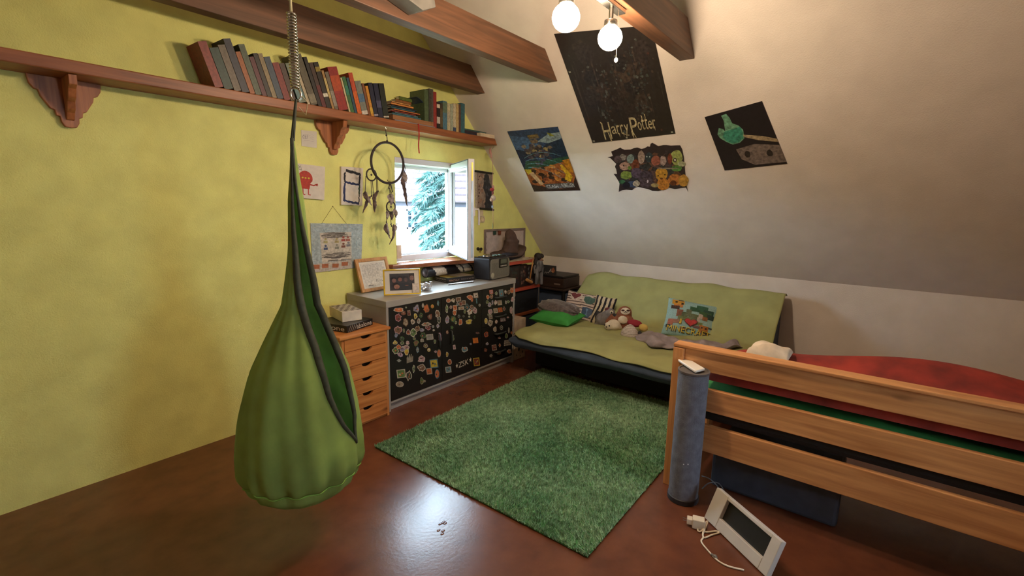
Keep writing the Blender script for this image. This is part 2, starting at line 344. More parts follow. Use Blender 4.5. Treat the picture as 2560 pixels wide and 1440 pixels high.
TR = ony(1134, 560, 8.2); tr = thing('conifer', (TR[0], TR[1], -4), 'blue-green conifer growing outside the open window', 'tree')
MB().tube([(TR[0], TR[1], -4), (TR[0]+.05, TR[1], 0), (TR[0], TR[1], 4.3)], [.16, .11, .02], 10).build('trunk', paint('bark', '#3a3a34', .9), tr)
mb = MB(); rnd = random.Random(3); mbb = MB()
for i in range(190):                                 # drooping boughs with hanging sprays
    h = -2.5+6.6*(i/190)**.9; a = i*2.399+rnd.random()*.4; L = max(.25, min(.95, (5.2-h)*.3))*(.8+.35*rnd.random())
    dx, dy = math.cos(a), math.sin(a); b0 = V(TR[0], TR[1], h); pts = []
    for k in range(7): s = k/6; pts.append(b0+V(dx*L*s, dy*L*s, .18*s-.55*s*s*L))
    mbb.tube(pts, [.022*(1-.8*k/6) for k in range(7)], 4)
    for k in range(210):
        s = .2+.8*rnd.random()**.7; q = b0+V(dx*L*s, dy*L*s, .18*s-.55*s*s*L); sd = rnd.uniform(-1, 1); l = .16+.16*rnd.random()
        tip = q+V(dx*.5*l-dy*sd*l*1.2, dy*.5*l+dx*sd*l*1.2, -l*rnd.uniform(.1, .9)); w = V(rnd.uniform(-1, 1), rnd.uniform(-1, 1), rnd.uniform(-1, 1)); w = w/np.linalg.norm(w)*.02
        mb.add([q-w, q+w, tip+w*.3], [(0, 1, 2)])
mbb.build('boughs', MC['bark'], tr, kind='stuff')
mb.build('needles', paint('needles', '#3a5e5c', .8, .4, 6), tr, kind='stuff')
# ================================================================== lamps under the third beam
lm = thing('ceiling_lamp', (2.08, 1.186, 2.592), 'two glowing warm globe lamps on a bar under the ceiling beam', 'lamp')
M_CHROME = paint('satin_chrome', '#b8b4ac', .25, metal=1)
MB().box((1.80, 1.162, 2.566), (2.42, 1.21, 2.59)).build('ceiling_bar', M_CHROME, lm, bevel=.004)
M_GLOBE = emit('glowing_globe', (1., .77, .54), LAMP)
for px, py, z in ((1415, 44, 2.41), (1525, 95, 2.415)):
    c = ony(px, py, 1.186)
    MB().tube([(c[0], 1.186, 2.568), (c[0], 1.186, c[2]+.075)], .012).build('stem', M_CHROME, lm)
    MB().lathe((c[0], c[1], c[2]), [(.02, .085), (.032, .08), (.034, .055), (.03, .05)], 20).build('lamp_holder', M_CHROME, lm, smooth=True)
    MB().ell(c, (.06, .06, .058), 24, 16).build('globe', M_GLOBE, lm, smooth=True)
c = ony(1540, 150, 1.186); MB().tube([(c[0], 1.186, 2.568), (c[0], 1.186, c[2]+.012)], .0012, 6).build('pull_cord', paint('brown_cord', '#5a4632', .8), lm)
MB().ell(c, (.010, .010, .012), 14, 10).build('glowing_knob', emit('knob_glow', '#fff0d8', 3), lm, smooth=True)  # knob given a glow of its own to show as a bright spot
# ================================================================== rug with cut pile
def rug_mat(name, col, *a, **k):
    m = paint(name, col, *a, **k); N = m.node_tree.nodes; L = m.node_tree.links; b = N['Principled BSDF']; src = b.inputs['Base Color'].links[0].from_socket
    tc = N.new('ShaderNodeTexCoord'); no = N.new('ShaderNodeTexNoise'); no.inputs['Scale'].default_value = 38; no.inputs['Detail'].default_value = 6; mr = N.new('ShaderNodeMapRange')
    mr.inputs['From Min'].default_value = .3; mr.inputs['From Max'].default_value = .7; mr.inputs['To Min'].default_value = .55; mr.inputs['To Max'].default_value = 1.4
    mx = N.new('ShaderNodeMix'); mx.data_type = 'RGBA'; mx.blend_type = 'MULTIPLY'; mx.inputs[0].default_value = 1
    L.new(tc.outputs['Object'], no.inputs['Vector']); L.new(no.outputs['Fac'], mr.inputs[0]); L.new(src, mx.inputs[6]); L.new(mr.outputs[0], mx.inputs[7]); L.new(mx.outputs[2], b.inputs['Base Color']); return m
A0 = onz(935, 1112, .02); A1 = onz(1350, 921, .02); A2 = onz(1470, 1388, .02)
rx0, rx1, ry0, ry1 = A0[0], A1[0]+.02, A2[1], A0[1]
rug = thing('rug', ((rx0+rx1)/2, (ry0+ry1)/2, 0), 'green shaggy rectangular rug lying in the middle of the floor', 'rug')
MB().box((rx0+.004, ry0+.004, .001), (rx1-.004, ry1-.004, .012)).build('backing', paint('rug_backing', '#3f7a45', .9), rug, bevel=.003)
rg = np.random.default_rng(5); n = 150000
bx = rg.uniform(rx0, rx1, n); by = rg.uniform(ry0, ry1, n); hh = rg.uniform(.012, .028, n); an = rg.uniform(0, 2*PI, n)
lx = rg.normal(0, .006, n)+.004*np.sin(bx*5+by*3); ly = rg.normal(0, .006, n)+.004*np.sin(by*6-bx*2); w = .0034
vv = np.empty((n, 3, 3)); vv[:, 0] = np.c_[bx-w*np.cos(an), by-w*np.sin(an), np.full(n, .01)]; vv[:, 1] = np.c_[bx+w*np.cos(an), by+w*np.sin(an), np.full(n, .01)]; vv[:, 2] = np.c_[bx+lx, by+ly, hh+.004]
vv -= BASE['rug']; me = bpy.data.meshes.new('pile'); me.vertices.add(3*n); me.loops.add(3*n); me.polygons.add(n)
me.vertices.foreach_set('co', vv.reshape(-1)); me.loops.foreach_set('vertex_index', np.arange(3*n, dtype=np.int32)); me.polygons.foreach_set('loop_start', np.arange(0, 3*n, 3, dtype=np.int32)); me.update(calc_edges=True)
me.materials.append(rug_mat('rug_pile', '#a6c49e', .9, .25, 3.2, col2='#76a07a', detail=9)); o = bpy.data.objects.new('pile', me); COL.objects.link(o); o.parent = rug; o['kind'] = 'stuff'; BASE['pile'] = BASE['rug']
# ================================================================== grey sideboard with stickered black fronts
CY, CX0, CX1, CZ, CB = 2.842, 2.165, 3.745, .875, YG-.02
M_GREY = paint('grey_laminate', '#9a958e', .3, .04, 5); M_BLACK = paint('black_laminate', '#171514', .45, .1, 6)
cab = thing('sideboard', (2.95, 3.1, 0), 'grey sideboard with black doors covered in stickers, under the window', 'sideboard')
mb = MB()
mb.box((CX0, CY, 0), (CX0+.022, CB, CZ-.05)); mb.box((CX1-.022, CY, 0), (CX1, CB, CZ-.05)); mb.box((CX0+.022, CB-.015, .06), (CX1-.022, CB, CZ-.05)); mb.box((CX0+.022, CY+.03, .055), (CX1-.022, CB-.015, .075))
mb.build('body', M_GREY, cab, bevel=.002)
MB().box((CX0-.004, CY-.006, CZ-.05), (CX1+.004, CB, CZ)).build('top', M_GREY, cab, bevel=.003)
MB().box((CX0+.022, CY+.03, 0), (CX1-.022, CY+.045, .06)).build('plinth', M_GREY, cab, bevel=.002)
MB().box((CX0+.022, CY+.004, .062), (CX1-.022, CY+.02, .078)).build('bottom_rail', M_GREY, cab, bevel=.002)
DX = [CX0+.026, 2.735, 3.247, CX1-.026]; dz0, dz1 = .082, CZ-.054
fronts = {}
for i, (a, b) in enumerate(zip(DX[:2], DX[1:3])):
    fronts[i] = MB().box((a+.002, CY+.002, dz0), (b-.002, CY+.02, dz1)).build('door', M_BLACK, cab, bevel=.0015)
for i, xx in ((0, 2.686), (1, 2.832)):
    mb = MB(); mb.tube([(xx, CY+.002, .40), (xx, CY-.022, .405), (xx, CY-.026, .46), (xx, CY-.022, .515), (xx, CY+.002, .52)], .007); mb.build('handle', paint('dark_handle', '#3c3f3c', .35, metal=.4), fronts[i], smooth=True)
DZ = [dz1, .645, .455, .268, dz0]; drawers = []
for k in range(4):
    o = MB().box((DX[2]+.002, CY+.002, DZ[k+1]+.0015), (DX[3]-.002, CY+.02, DZ[k]-.0015)).build('drawer', M_BLACK, cab, bevel=.0015); drawers.append(o)
    zz = (.722, .535, .362, .178)[k]; mb = MB()
    mb.tube([(3.43, CY+.002, zz), (3.445, CY-.026, zz), (3.51, CY-.032, zz), (3.575, CY-.026, zz), (3.59, CY+.002, zz)], .009); mb.build('handle', MC['dark_handle'], o, smooth=True)
# stickers: x, y, w, h, kind, colours (survey frame of the cabinet front)
W_, C_, O_, Y_, G_, T_ = '#c0b4a4', '#a0917a', '#c0693a', '#c2a838', '#5c7a44', '#5b7f88'
P_, L_, R_, B_, D_, K_ = '#b48c90', '#8d86a0', '#7a3c34', '#7a5a42', '#3e463c', '#8f8c84'
ST = [
(160,325,120,44,'b',W_,O_),(240,300,20,20,'o',G_,K_),(355,315,64,80,'b',K_,L_),(343,395,38,60,'b',W_,Y_),(425,278,26,46,'b',W_,K_),(462,310,62,92,'b',B_,O_),(527,288,30,38,'o',Y_,O_),(590,255,26,62,'b',D_,T_),(213,362,52,50,'b',R_,B_),(272,360,34,56,'r',C_,R_),(150,412,72,92,'b',P_,R_),(236,462,56,84,'b',B_,C_),(405,385,38,50,'b',G_,D_),(502,400,50,62,'b',R_,B_),(585,370,50,80,'b',W_,B_),(601,432,36,82,'b',W_,D_),(315,455,46,54,'b',W_,C_),(378,450,34,52,'b',W_,K_),(460,484,94,48,'b',W_,C_),(482,518,58,52,'b',P_,R_),(535,508,24,28,'b',W_,T_),(587,500,30,46,'b',W_,L_),(157,548,80,92,'b',P_,B_),(216,552,24,44,'b',K_,G_),(265,575,44,58,'b',W_,R_),(318,575,74,84,'b',W_,G_),(366,532,48,66,'b',C_,B_),(411,546,50,40,'b',K_,L_),(425,606,58,58,'b',G_,D_),(500,622,74,60,'r',W_,K_),(541,548,28,18,'b',W_,W_),(608,622,34,92,'b',P_,L_),(555,670,24,44,'b',W_,G_),(417,660,38,40,'b',W_,K_),(350,686,54,68,'b',G_,B_),(330,640,28,34,'b',K_,G_),(130,605,38,48,'b',T_,L_),(193,640,46,48,'b',G_,D_),(455,718,50,46,'b',P_,G_),(490,763,34,38,'o',Y_,W_),(366,762,34,58,'b',T_,K_),
(122,685,50,46,'b',W_,Y_),(198,688,44,40,'b',W_,G_),(258,685,40,46,'b',W_,P_),(163,733,58,52,'b',W_,O_),(246,732,56,54,'b',W_,P_),(127,772,66,74,'b',W_,G_),(200,757,54,58,'b',W_,L_),(248,785,50,72,'b',W_,Y_),(178,815,58,50,'b',L_,P_),(600,800,38,82,'o',C_,O_),(562,782,28,24,'b',K_,P_),(282,858,70,108,'h','#8d8574','#8d8574'),(162,880,50,38,'b',D_,K_),(408,865,76,72,'b',W_,P_),(410,957,80,76,'b',W_,B_),(545,912,88,94,'r',T_,Y_),(494,996,60,66,'r',W_,O_),(580,1025,48,94,'o',T_,O_),(187,1022,94,92,'r',W_,G_),(272,1042,54,106,'b',W_,D_),(325,966,28,78,'b',W_,G_),(172,1138,80,58,'o',W_,C_),(412,1102,36,74,'b',C_,G_),(440,1104,34,26,'b',C_,C_),
(703,225,46,42,'o',W_,O_),(757,222,44,44,'b',C_,W_),(812,212,54,44,'r',W_,B_),(836,262,34,40,'o',W_,R_),(870,248,42,48,'r',W_,B_),(803,262,26,38,'b',W_,T_),(685,312,28,80,'b',W_,G_),(730,297,28,38,'b',P_,C_),(775,303,42,58,'r',W_,O_),(843,308,60,34,'r',W_,C_),(905,290,44,58,'b',T_,D_),(957,292,36,38,'o',W_,B_),(1043,275,20,28,'o',W_,K_),(882,342,28,42,'b',K_,G_),(938,345,60,64,'b',W_,W_),(990,335,46,76,'b',W_,P_),(770,360,44,58,'b',W_,O_),(938,186,62,48,'b',W_,O_),(1001,168,50,54,'r',C_,W_),(1010,228,13,56,'r',T_,T_),(960,215,30,46,'b',B_,O_),(690,437,42,86,'b',W_,L_),(755,425,58,66,'b',D_,G_),(817,395,26,36,'b',K_,D_),(868,395,20,22,'o',K_,D_),(930,400,22,24,'o',G_,W_),(988,405,20,36,'b',G_,D_),(835,460,44,80,'b',W_,O_),(785,463,24,34,'b',W_,G_),(926,455,72,56,'b',C_,Y_),(742,518,36,40,'b',D_,G_),(690,570,28,42,'b',R_,C_),(752,635,30,70,'b',K_,G_),(767,732,28,50,'r',W_,P_),(998,660,58,58,'r',O_,'#d07a2c'),(1020,578,34,24,'b',K_,R_),(946,697,24,20,'b',K_,L_),(878,755,68,58,'b',W_,T_),(688,812,26,60,'b',W_,Y_),(717,895,42,56,'o',W_,O_),(702,978,62,64,'r',W_,T_),(1010,893,66,88,'r',Y_,R_),
(1170,130,40,44,'r',O_,P_),(1225,148,28,44,'b',W_,G_),(1280,146,48,86,'r',K_,T_),(1325,130,30,40,'b',B_,W_),(1362,130,34,50,'b',C_,B_),(1400,112,56,62,'b',C_,O_),(1424,158,24,62,'b',B_,C_),(1133,187,34,44,'b',W_,O_),(1173,180,28,46,'b',W_,B_),(1125,240,30,40,'b',K_,G_),(1153,272,40,48,'b',W_,L_),(1185,245,20,50,'b',K_,L_),(1217,245,32,50,'b',P_,W_),(1262,247,48,54,'r',W_,C_),(1330,245,18,34,'b',W_,K_),(1355,237,28,28,'b',W_,G_),(1405,213,40,54,'b',W_,P_),(1160,345,44,58,'b',W_,P_),(1217,335,44,50,'r',W_,C_),(1268,326,46,50,'r',O_,'#b05a28'),(1310,315,28,50,'b',C_,R_),(1387,332,34,78,'b',W_,P_),(1412,378,24,70,'b',W_,B_),(1140,380,22,30,'b',W_,G_),(1163,402,40,48,'r',C_,K_),(1113,447,32,60,'o',W_,Y_),(1160,470,54,68,'b',W_,C_),(1225,455,28,40,'b',P_,W_),(1297,432,54,40,'r',P_,K_),(1350,408,24,24,'b',K_,P_),(1408,478,22,42,'b',B_,K_),(1210,538,38,54,'b',W_,C_),(1281,520,30,44,'o',W_,D_),(1362,546,18,60,'b',W_,K_),(1392,575,24,34,'b',B_,O_),(1116,595,46,58,'b',O_,R_),(1258,630,30,24,'b',W_,P_),(1335,610,28,50,'o',W_,G_),(1124,697,30,30,'b',W_,L_),(1203,737,50,62,'r',W_,R_),(1263,712,28,46,'d',W_,O_),(1346,690,80,66,'t',W_,W_),(1110,765,34,44,'b',B_,R_),(1253,800,44,44,'b',K_,B_),(1168,828,38,44,'b',D_,K_),(1368,778,44,54,'b',W_,O_)]
rs = random.Random(11)
def cabpt(x, y, off): return ony(960+x/4.365, 700+y/4.365, CY+.002-off)
for (x, y, w, h, k, c1, c2) in ST:
    X = cabpt(x, y, 0)
    if X[0] < DX[1]: par = fronts[0]
    elif X[0] < DX[2]: par = fronts[1]
    else: par = drawers[min(3, sum(X[2] < z for z in DZ[1:4]))]
    mb = MB(); a = rs.uniform(-.25, .25)
    if k == 'b': P = blobpts(x, y, w*1.28, h*1.28, rs, 15, .42)
    elif k == 'o': P = ovalpts(x, y, w*1.1, h*1.1)
    elif k == 'd': P = [(x, y-h/2), (x+w/2, y), (x, y+h/2), (x-w/2, y)]
    elif k == 'h': P = [(x-35, y+52), (x-35, y-10), (x-22, y-30), (x-16, y-4), (x-8, y-48), (x, y-48), (x+2, y-6), (x+12, y-52), (x+20, y-50), (x+18, y-4), (x+30, y-34), (x+36, y-28), (x+33, y+30)]
    elif k == 'r': P = rectpts(x, y, w, h, -.12)
    if k == 't':
        for r in range(3):
            for q in range(6): mb.prism([cabpt(px, py, .0002) for px, py in rectpts(x-34+q*13+(2 if r else 6), y-22+r*22-q*2.2, 8, 17)], (0, -.0006, 0), c1)
    else:
        mb.prism([cabpt(px, py, .0002) for px, py in P], (0, -.0006, 0), c1)
        if k != 'h':
            I = [(x+(px-x)*.8, y+(py-y)*.8) for px, py in P]; mb.poly([cabpt(px, py, .0011) for px, py in I], c2)
            for j in range(3):
                cc = rs.choice((c1, B_, D_, O_, K_, c2)); ox, oy = rs.uniform(-.2, .2)*w, rs.uniform(-.22, .22)*h
                mb.poly([cabpt(px, py, .0013+.0002*j) for px, py in blobpts(x+ox, y+oy, w*.3, h*.26, rs, 7)], cc)
    mb.build('sticker', PR, par)
# the white letters with two stars on the middle door
def zmap(u, v, off=0.): return cabpt(780+178*u, (910+(838-910)*u)+(66)*v, off)
mb = MB(); lettering(mb, 'ZSK', zmap, .19, .06, .80, .98, '#d8d0c0', .0006)
for cxs, cys in ((.085, .5), (.92, .42)):
    st = [(cxs+.085*(1 if i % 2 == 0 else .42)*math.sin(i*PI/5), cys-.42*(1 if i % 2 == 0 else .42)*math.cos(i*PI/5)) for i in range(10)]
    c = zmap(cxs, cys, .0006); pts = [zmap(u, v, .0006) for u, v in st]; mb.add([c]+pts, [(0, i+1, (i+1) % 10+1) for i in range(10)], '#d8d0c0')
mb.build('sticker', PR, fronts[1])
# ================================================================== pine chest with six drawers
M_PINE = wood('orange_pine', '#cf8a4c', '#a8642e', 0, .4, 3); M_PINEV = wood('orange_pine_upright', '#cf8a4c', '#a8642e', 2, .4, 3)
hy_ = 2.80; hx0, hx1, hzt = 1.76, 2.142, .692
ch = thing('drawer_chest', ((hx0+hx1)/2, 3.05, 0), 'narrow orange pine chest of six drawers beside the grey sideboard', 'chest of drawers')
mb = MB(); mb.box((hx0, hy_+.004, 0), (hx0+.02, 3.33, hzt-.018)).box((hx1-.02, hy_+.004, 0), (hx1, 3.33, hzt-.018)).box((hx0+.02, 3.31, .02), (hx1-.02, 3.33, hzt-.018)); mb.build('body', M_PINEV, ch, bevel=.002)
MB().box((hx0-.022, hy_-.014, hzt-.018), (hx1+.018, 3.335, hzt+.004)).build('top', M_PINE, ch, bevel=.005)
MB().box((hx0+.02, hy_+.02, 0), (hx1-.02, hy_+.04, .02)).build('base_rail', M_PINE, ch)
zl = [.672, .579, .467, .3576, .245, .135, .022]
for k in range(6):
    a, b = zl[k+1]+.002, zl[k]-.002; xm = (hx0+hx1)/2+.004; rw = .044
    mb = MB(); pts = [(hx0+.021, hy_, a), (hx1-.021, hy_, a), (hx1-.021, hy_, b)]
    for j in range(9): an = PI*j/8; pts.append((xm+rw*math.cos(an), hy_, b-.027*math.sin(an)))
    pts.append((hx0+.021, hy_, b)); mb.prism(pts, (0, .018, 0)); dr = mb.build('drawer', M_PINE, ch, bevel=.0012)
    MB().box((hx0+.03, hy_+.05, a+.005), (hx1-.03, 3.29, b-.012)).build('drawer_box', paint('dark_inside', '#2a1a10', .8), dr)
# ================================================================== bookshelf on the gable wall
M_SHELF = wood('shelf_wood', '#9a5c34', '#6e3d20', 0, .45, 3); M_SHELFV = wood('bracket_wood', '#b06c3c', '#7e4824', 2, .45, 3)
SY0, SZT, SZB = 3.14, 2.240, 2.180
shf = thing('wall_shelf', (2.1, 3.25, SZB), 'long brown wooden wall shelf loaded with books above the window', 'shelf')
MB().prism([(.35, SY0, SZB), (3.80, SY0, SZB), (3.765, SY0, SZT), (.35, SY0, SZT)], (0, YG-SY0-.001, 0)).build('board', M_SHELF, shf, bevel=.006)
def bracket(xc):
    prof = [(.0, -.235), (.022, -.232), (.034, -.21), (.036, -.185), (.05, -.18), (.054, -.155), (.068, -.15), (.085, -.12), (.10, -.095), (.105, -.07), (.12, -.065), (.135, -.04), (.14, 0)]
    pl = [(xc+w, YG-.001, SZB+h) for w, h in prof]+[(xc-w, YG-.001, SZB+h) for w, h in prof[::-1][:-1]]
    mb = MB(); mb.prism(pl, (0, -.028, 0)); mb.build('back_plate', M_SHELFV, shf, bevel=.003)
    arm = [(xc-.016, YG-.028, SZB-.20), (xc-.016, YG-.045, SZB-.195), (xc-.016, YG-.06, SZB-.165), (xc-.016, YG-.085, SZB-.15), (xc-.016, YG-.10, SZB-.115), (xc-.016, YG-.13, SZB-.10), (xc-.016, YG-.15, SZB-.06), (xc-.016, YG-.18, SZB-.045), (xc-.016, YG-.19, SZB), (xc-.016, YG-.028, SZB)]
    mb = MB(); mb.prism(arm, (.032, 0, 0)); mb.build('arm', M_SHELFV, shf, bevel=.003)
bracket(2.105); bracket(.62)
M_PAGE = paint('paper_pages', '#c9bda0', .9, .08, 90, stretch=(1, 1, 8))
def book_mesh(w, d, h, col, band=None, pr=None):    # spine towards -y, standing on z=0, left edge x=0; returns MB cover, MB pages
    t = .0025; cov = MB(pr); cov.box((0, 0, 0), (t, d, h), col).box((w-t, 0, 0), (w, d, h), col).box((t, 0, 0), (w-t, t, h), col)
    if band:
        for a, b, c in band: cov.box((-.0004, -.0006, h*a), (w+.0004, .004, h*b), c)
    pg = MB(pr); pg.box((t, t, .003), (w-t, d-.004, h-.003)); return cov, pg
def book(x, w, h, d, lean, col, label, band=None, y0=None, z0=SZT+.001, cat='book', group='books standing on the wall shelf', name='book'):
    y0 = SY0+.035 if y0 is None else y0; R = roty(-lean)   # negative lean: top goes to -x
    P0 = V(x, y0, z0); off = V(0, 0, 0)
    T = (R, P0+R@off)
    b = thing(name, (x+w/2, y0+d/2, z0), label, cat, group); cov, pg = book_mesh(w, d, h, col, band, T)
    cov.build('cover', PR, b); pg.build('pages', M_PAGE, b); return b
def sx_(px, py=None): return ony(px, 262+.188*(px-745) if py is None else py, SY0+.035)[0]
bl = [  # left/right pixel at the foot, height, lean, colour, look, bands
 (748, 769, .26, .33, '#6f7a6a', 'grey-green book at the left end of the leaning row', [(.1, .35, '#5b7a7c')]),
 (770, 778, .27, .33, '#b0a286', 'thin beige book leaning against the grey-brown one', None),
 (779, 797, .34, .33, '#57503f', 'tall grey-brown book, tallest at the left of the leaning row', [(.04, .22, '#7c745f')]),
 (797.5, 807, .335, .31, '#1e1a18', 'tall black book next to the grey-brown one', None),
 (807.5, 818, .305, .31, '#3f2b24', 'dark brown book with a red lower edge', [(.0, .5, '#5a1f22')]),
 (818.5, 831, .315, .30, '#221d16', 'black book with a yellow blot near the top of the spine', [(.8, .9, '#8d7a2c'), (.25, .33, '#c9c4b0')]),
 (831.5, 838, .27, .29, '#a07a48', 'thin tan book left of the grey patterned one', [(.3, .8, '#b9a468')]),
 (838.5, 848, .265, .28, '#6a6152', 'grey patterned book left of the big crimson book', [(.1, .5, '#8d8578')]),
 (848.5, 873, .305, .28, '#8e2a26', 'thick crimson and orange book, biggest red one of the row', [(.45, .8, '#a8441f')]),
 (873.5, 878, .25, .27, '#c4b890', 'very thin cream book right of the crimson one', None),
 (878.5, 887.5, .26, .27, '#3a6a3e', 'green book between the cream and the blue-green one', [(.5, .75, '#2f7a62')]),
 (888, 894.5, .26, .26, '#2a4a5c', 'blue-green book left of the orange-red one', None),
 (895, 906, .30, .25, '#b5482a', 'orange-red book standing taller than its neighbours', [(.0, .55, '#c75f22')]),
 (906.5, 922, .25, .25, '#75786e', 'grey-blue book with a white foot', [(.38, .62, '#4a6a86'), (.0, .12, '#c8c0b4')]),
 (922.5, 928.5, .245, .24, '#7a4a2c', 'thin brown book left of the yellow-orange one', None),
 (929, 936.5, .23, .23, '#c08430', 'yellow-orange book right of the middle of the row', [(.1, .3, '#caa23a')]),
 (937, 947.5, .26, .21, '#1f2236', 'navy book at the right part of the leaning row', [(.04, .08, '#b0a8b0')]),
 (948, 960, .265, .19, '#20243a', 'dark blue book with a light streak, left of the dark green end book', [(.3, .5, '#4a4a66')]),
 (960.5, 974, .275, .17, '#23281f', 'black-green book at the right end of the leaning row', [(.04, .08, '#c0b8a8')])]
xe = None
for px0, px1, h, ln, c, l, bd in bl:
    a, b = sx_(px0), sx_(px1); w = b-a-.001
    book(a, (w-.001)*math.cos(ln), h*.94, .17, ln, c, l, bd)
# the row goes on to the left, beyond the edge of the photograph
xq = sx_(748)-.012; extra = ['#4a3a34', '#7a2f2a', '#3c4a58', '#8a7a5a', '#2a2824', '#5a2a30', '#4f5a48', '#9a5a30', '#33353f', '#6a5f50', '#2e4238', '#80352a']
names = ['dark brown', 'brick red', 'slate blue', 'khaki', 'charcoal', 'wine red', 'sage green', 'rust orange', 'ink blue', 'taupe', 'bottle green', 'tomato red']
for c, nm in zip(extra, names):
    w = random.uniform(.026, .05); xq -= (w+.003)/math.cos(.3); book(xq, w, random.uniform(.22, .3), .17, .30, c, nm+' book in the left stretch of the shelf, left of the grey-green book', None)
# flat pile with the wooden tray below
def flat(x0, x1, y0, y1, z0, z1, col, label, cat='book', group='books lying on the wall shelf', spine='x', name='book'):
    b = thing(name, ((x0+x1)/2, (y0+y1)/2, z0), label, cat, group); t = .002
    MB().box((x0, y0, z0), (x1, y1, z0+t), col).box((x0, y0, z1-t), (x1, y1, z1), col).box((x0, y0, z0), (x1, y0+t, z1), col).build('cover', PR, b)
    MB().box((x0+.003, y0+t, z0+t), (x1-.003, y1-.003, z1-t)).build('pages', M_PAGE, b); return b
qx0, qx1 = sx_(980), sx_(1081)
MB().box((qx0+.01, SY0+.012, SZT+.001), (qx1+.01, YG-.03, SZT+.008)).build('folder', paint('grey_card', '#7d7a82', .6), loc=(qx0, SY0, SZT), label='grey cardboard folder lying under the wooden tray on the shelf', cat='folder')
mb = MB(); zt0 = SZT+.009; mb.box((qx0, SY0+.02, zt0), (qx1, SY0+.03, zt0+.036)).box((qx0, YG-.04, zt0), (qx1, YG-.03, zt0+.036)).box((qx0, SY0+.03, zt0), (qx0+.01, YG-.04, zt0+.036)).box((qx1-.01, SY0+.03, zt0), (qx1, YG-.04, zt0+.036)).box((qx0+.01, SY0+.03, zt0), (qx1-.01, YG-.04, zt0+.006)).box((qx0+.01, SY0+.03, zt0+.031), (qx1-.01, YG-.04, zt0+.036))
mb.build('wooden_tray', wood('tray_wood', '#a0704a', '#7a5030', 0), loc=(qx0, SY0+.02, zt0), bevel=.002, label='shallow wooden box lying on the shelf under the pile of thin books', cat='box')
zz = zt0+.037
for k, (l, r, h, c, nm) in enumerate([(.0, .30, .014, '#3c6a78', 'teal-blue'), (.03, .27, .010, '#5a7a84', 'grey-blue'), (.0, .25, .011, '#8a3a30', 'red'), (.02, .29, .012, '#b5683a', 'copper'), (-.005, .24, .013, '#2f5a66', 'dark teal'), (.0, .26, .012, '#2a3844', 'blue-black'), (-.01, .22, .016, '#c07a3a', 'orange'), (.0, .19, .012, '#b8844a', 'ochre')]):
    flat(qx0+l, min(qx0+r, qx1-.055), SY0+.03+.004*(k % 3), YG-.05, zz, zz+h, c, nm+' thin book in the pile on the wooden tray', spine='y'); zz += h+.0006
# sloping blue folder right of the pile
fb = [onx(1037, 240, 1), 0]; fa = ony(1040, 240, SY0+.05); fbp = ony(1072, 274, SY0+.05)
pts = [(fa[0]+(fbp[0]-fa[0])*s, SY0+.05, fa[2]-.005-(fa[2]-fbp[2])*(s**1.7)) for s in np.linspace(0, 1, 9)]
mb = MB(); mb.grid(lambda u, v: np.array(pts[int(round(u*8))])+V(0, .13*v, 0), 9, 2); mb.build('folder', paint('navy_folder', '#28384e', .5), loc=pts[4], solid=(.004,), label='bent navy folder leaning between the pile and the spiral notebook', cat='folder')
a, b = sx_(1062), sx_(1072)
o = book(a, b-a, .30, .19, .0, '#4a5a3c', 'tall olive notebook behind the bent navy folder', None, group='books standing on the wall shelf')
a, b = sx_(1073), sx_(1083)
o = book(a, b-a, .315, .17, .0, '#4d4a44', 'grey spiral notebook standing left of the red binder', None, y0=SY0+.03)
mb = MB()
for k in range(24): mb.tube([(a+.012+.008*math.cos(t), SY0+.026+.007*math.sin(t), SZT+.02+k*.0118) for t in np.linspace(0, 2*PI, 7)[:-1]], .0014, 4, closed=True)
mb.build('spiral', MC['satin_chrome'], o)
for p0, p1, h, c, l, bd in [(1083.5, 1092, .30, '#8e2c26', 'red binder standing right of the spiral notebook', None), (1093, 1100.5, .225, '#241a1a', 'black book with white marks right of the red binder', [(.78, .92, '#c9b9a4'), (.2, .45, '#b9b0a4')]), (1101, 1107, .22, '#3a2e22', 'dark brown book right of the black one with white marks', [(.1, .8, '#5a4a30')]), (1107.5, 1118, .245, '#4a7080', 'faded blue book left of the cream volumes', [(.6, .95, '#5b6f58')]), (1118.5, 1126, .235, '#b8ad88', 'cream volume, first from the left of four', [(.3, .7, '#a89e86')]), (1126.5, 1133, .235, '#9aa08a', 'pale grey-green volume among the cream ones', None), (1133.5, 1140, .245, '#bfb293', 'cream volume with a small blue label at its foot', [(.02, .16, '#3a4a66')]), (1140.5, 1147, .25, '#b89e6a', 'straw-coloured volume right of the cream ones', None), (1147.5, 1152, .25, '#5c4034', 'thin brown book left of the teal end book', None), (1152.5, 1162, .265, '#356068', 'tall teal book at the right end of the upright row', None)]:
    a, b = sx_(p0), sx_(p1); book(a, b-a-.001, h, .16, 0, c, l, bd)
a, b, c_ = sx_(1164), sx_(1193), sx_(1226)
flat(a, c_+.01, SY0+.06, YG-.02, SZT+.001, SZT+.026, '#2c2a3a', 'dark violet book lying at the right end of the shelf, lowest of three')
flat(a, c_, SY0+.07, YG-.02, SZT+.0265, SZT+.045, '#3a2c34', 'dark plum book in the middle of the lying pile at the shelf end')
flat(a+.01, c_-.01, SY0+.08, YG-.02, SZT+.0455, SZT+.060, '#3f5f58', 'greenish book on top of the lying pile at the shelf end')
mb = MB(); mb.box((b+.015, SY0+.006, SZT+.001), (c_+.03, SY0+.055, SZT+.034)); mb.build('paper_box', paint('cream_card', '#cdb99a', .7), loc=(b, SY0, SZT), bevel=.002, label='small cream cardboard box at the right front end of the shelf', cat='box')
a = sx_(1020, 232)
flat(sx_(998), sx_(1045), SY0+.12, YG-.03, zz, zz+.02, '#3c5660', 'grey-blue book lying crosswise at the back of the orange pile')
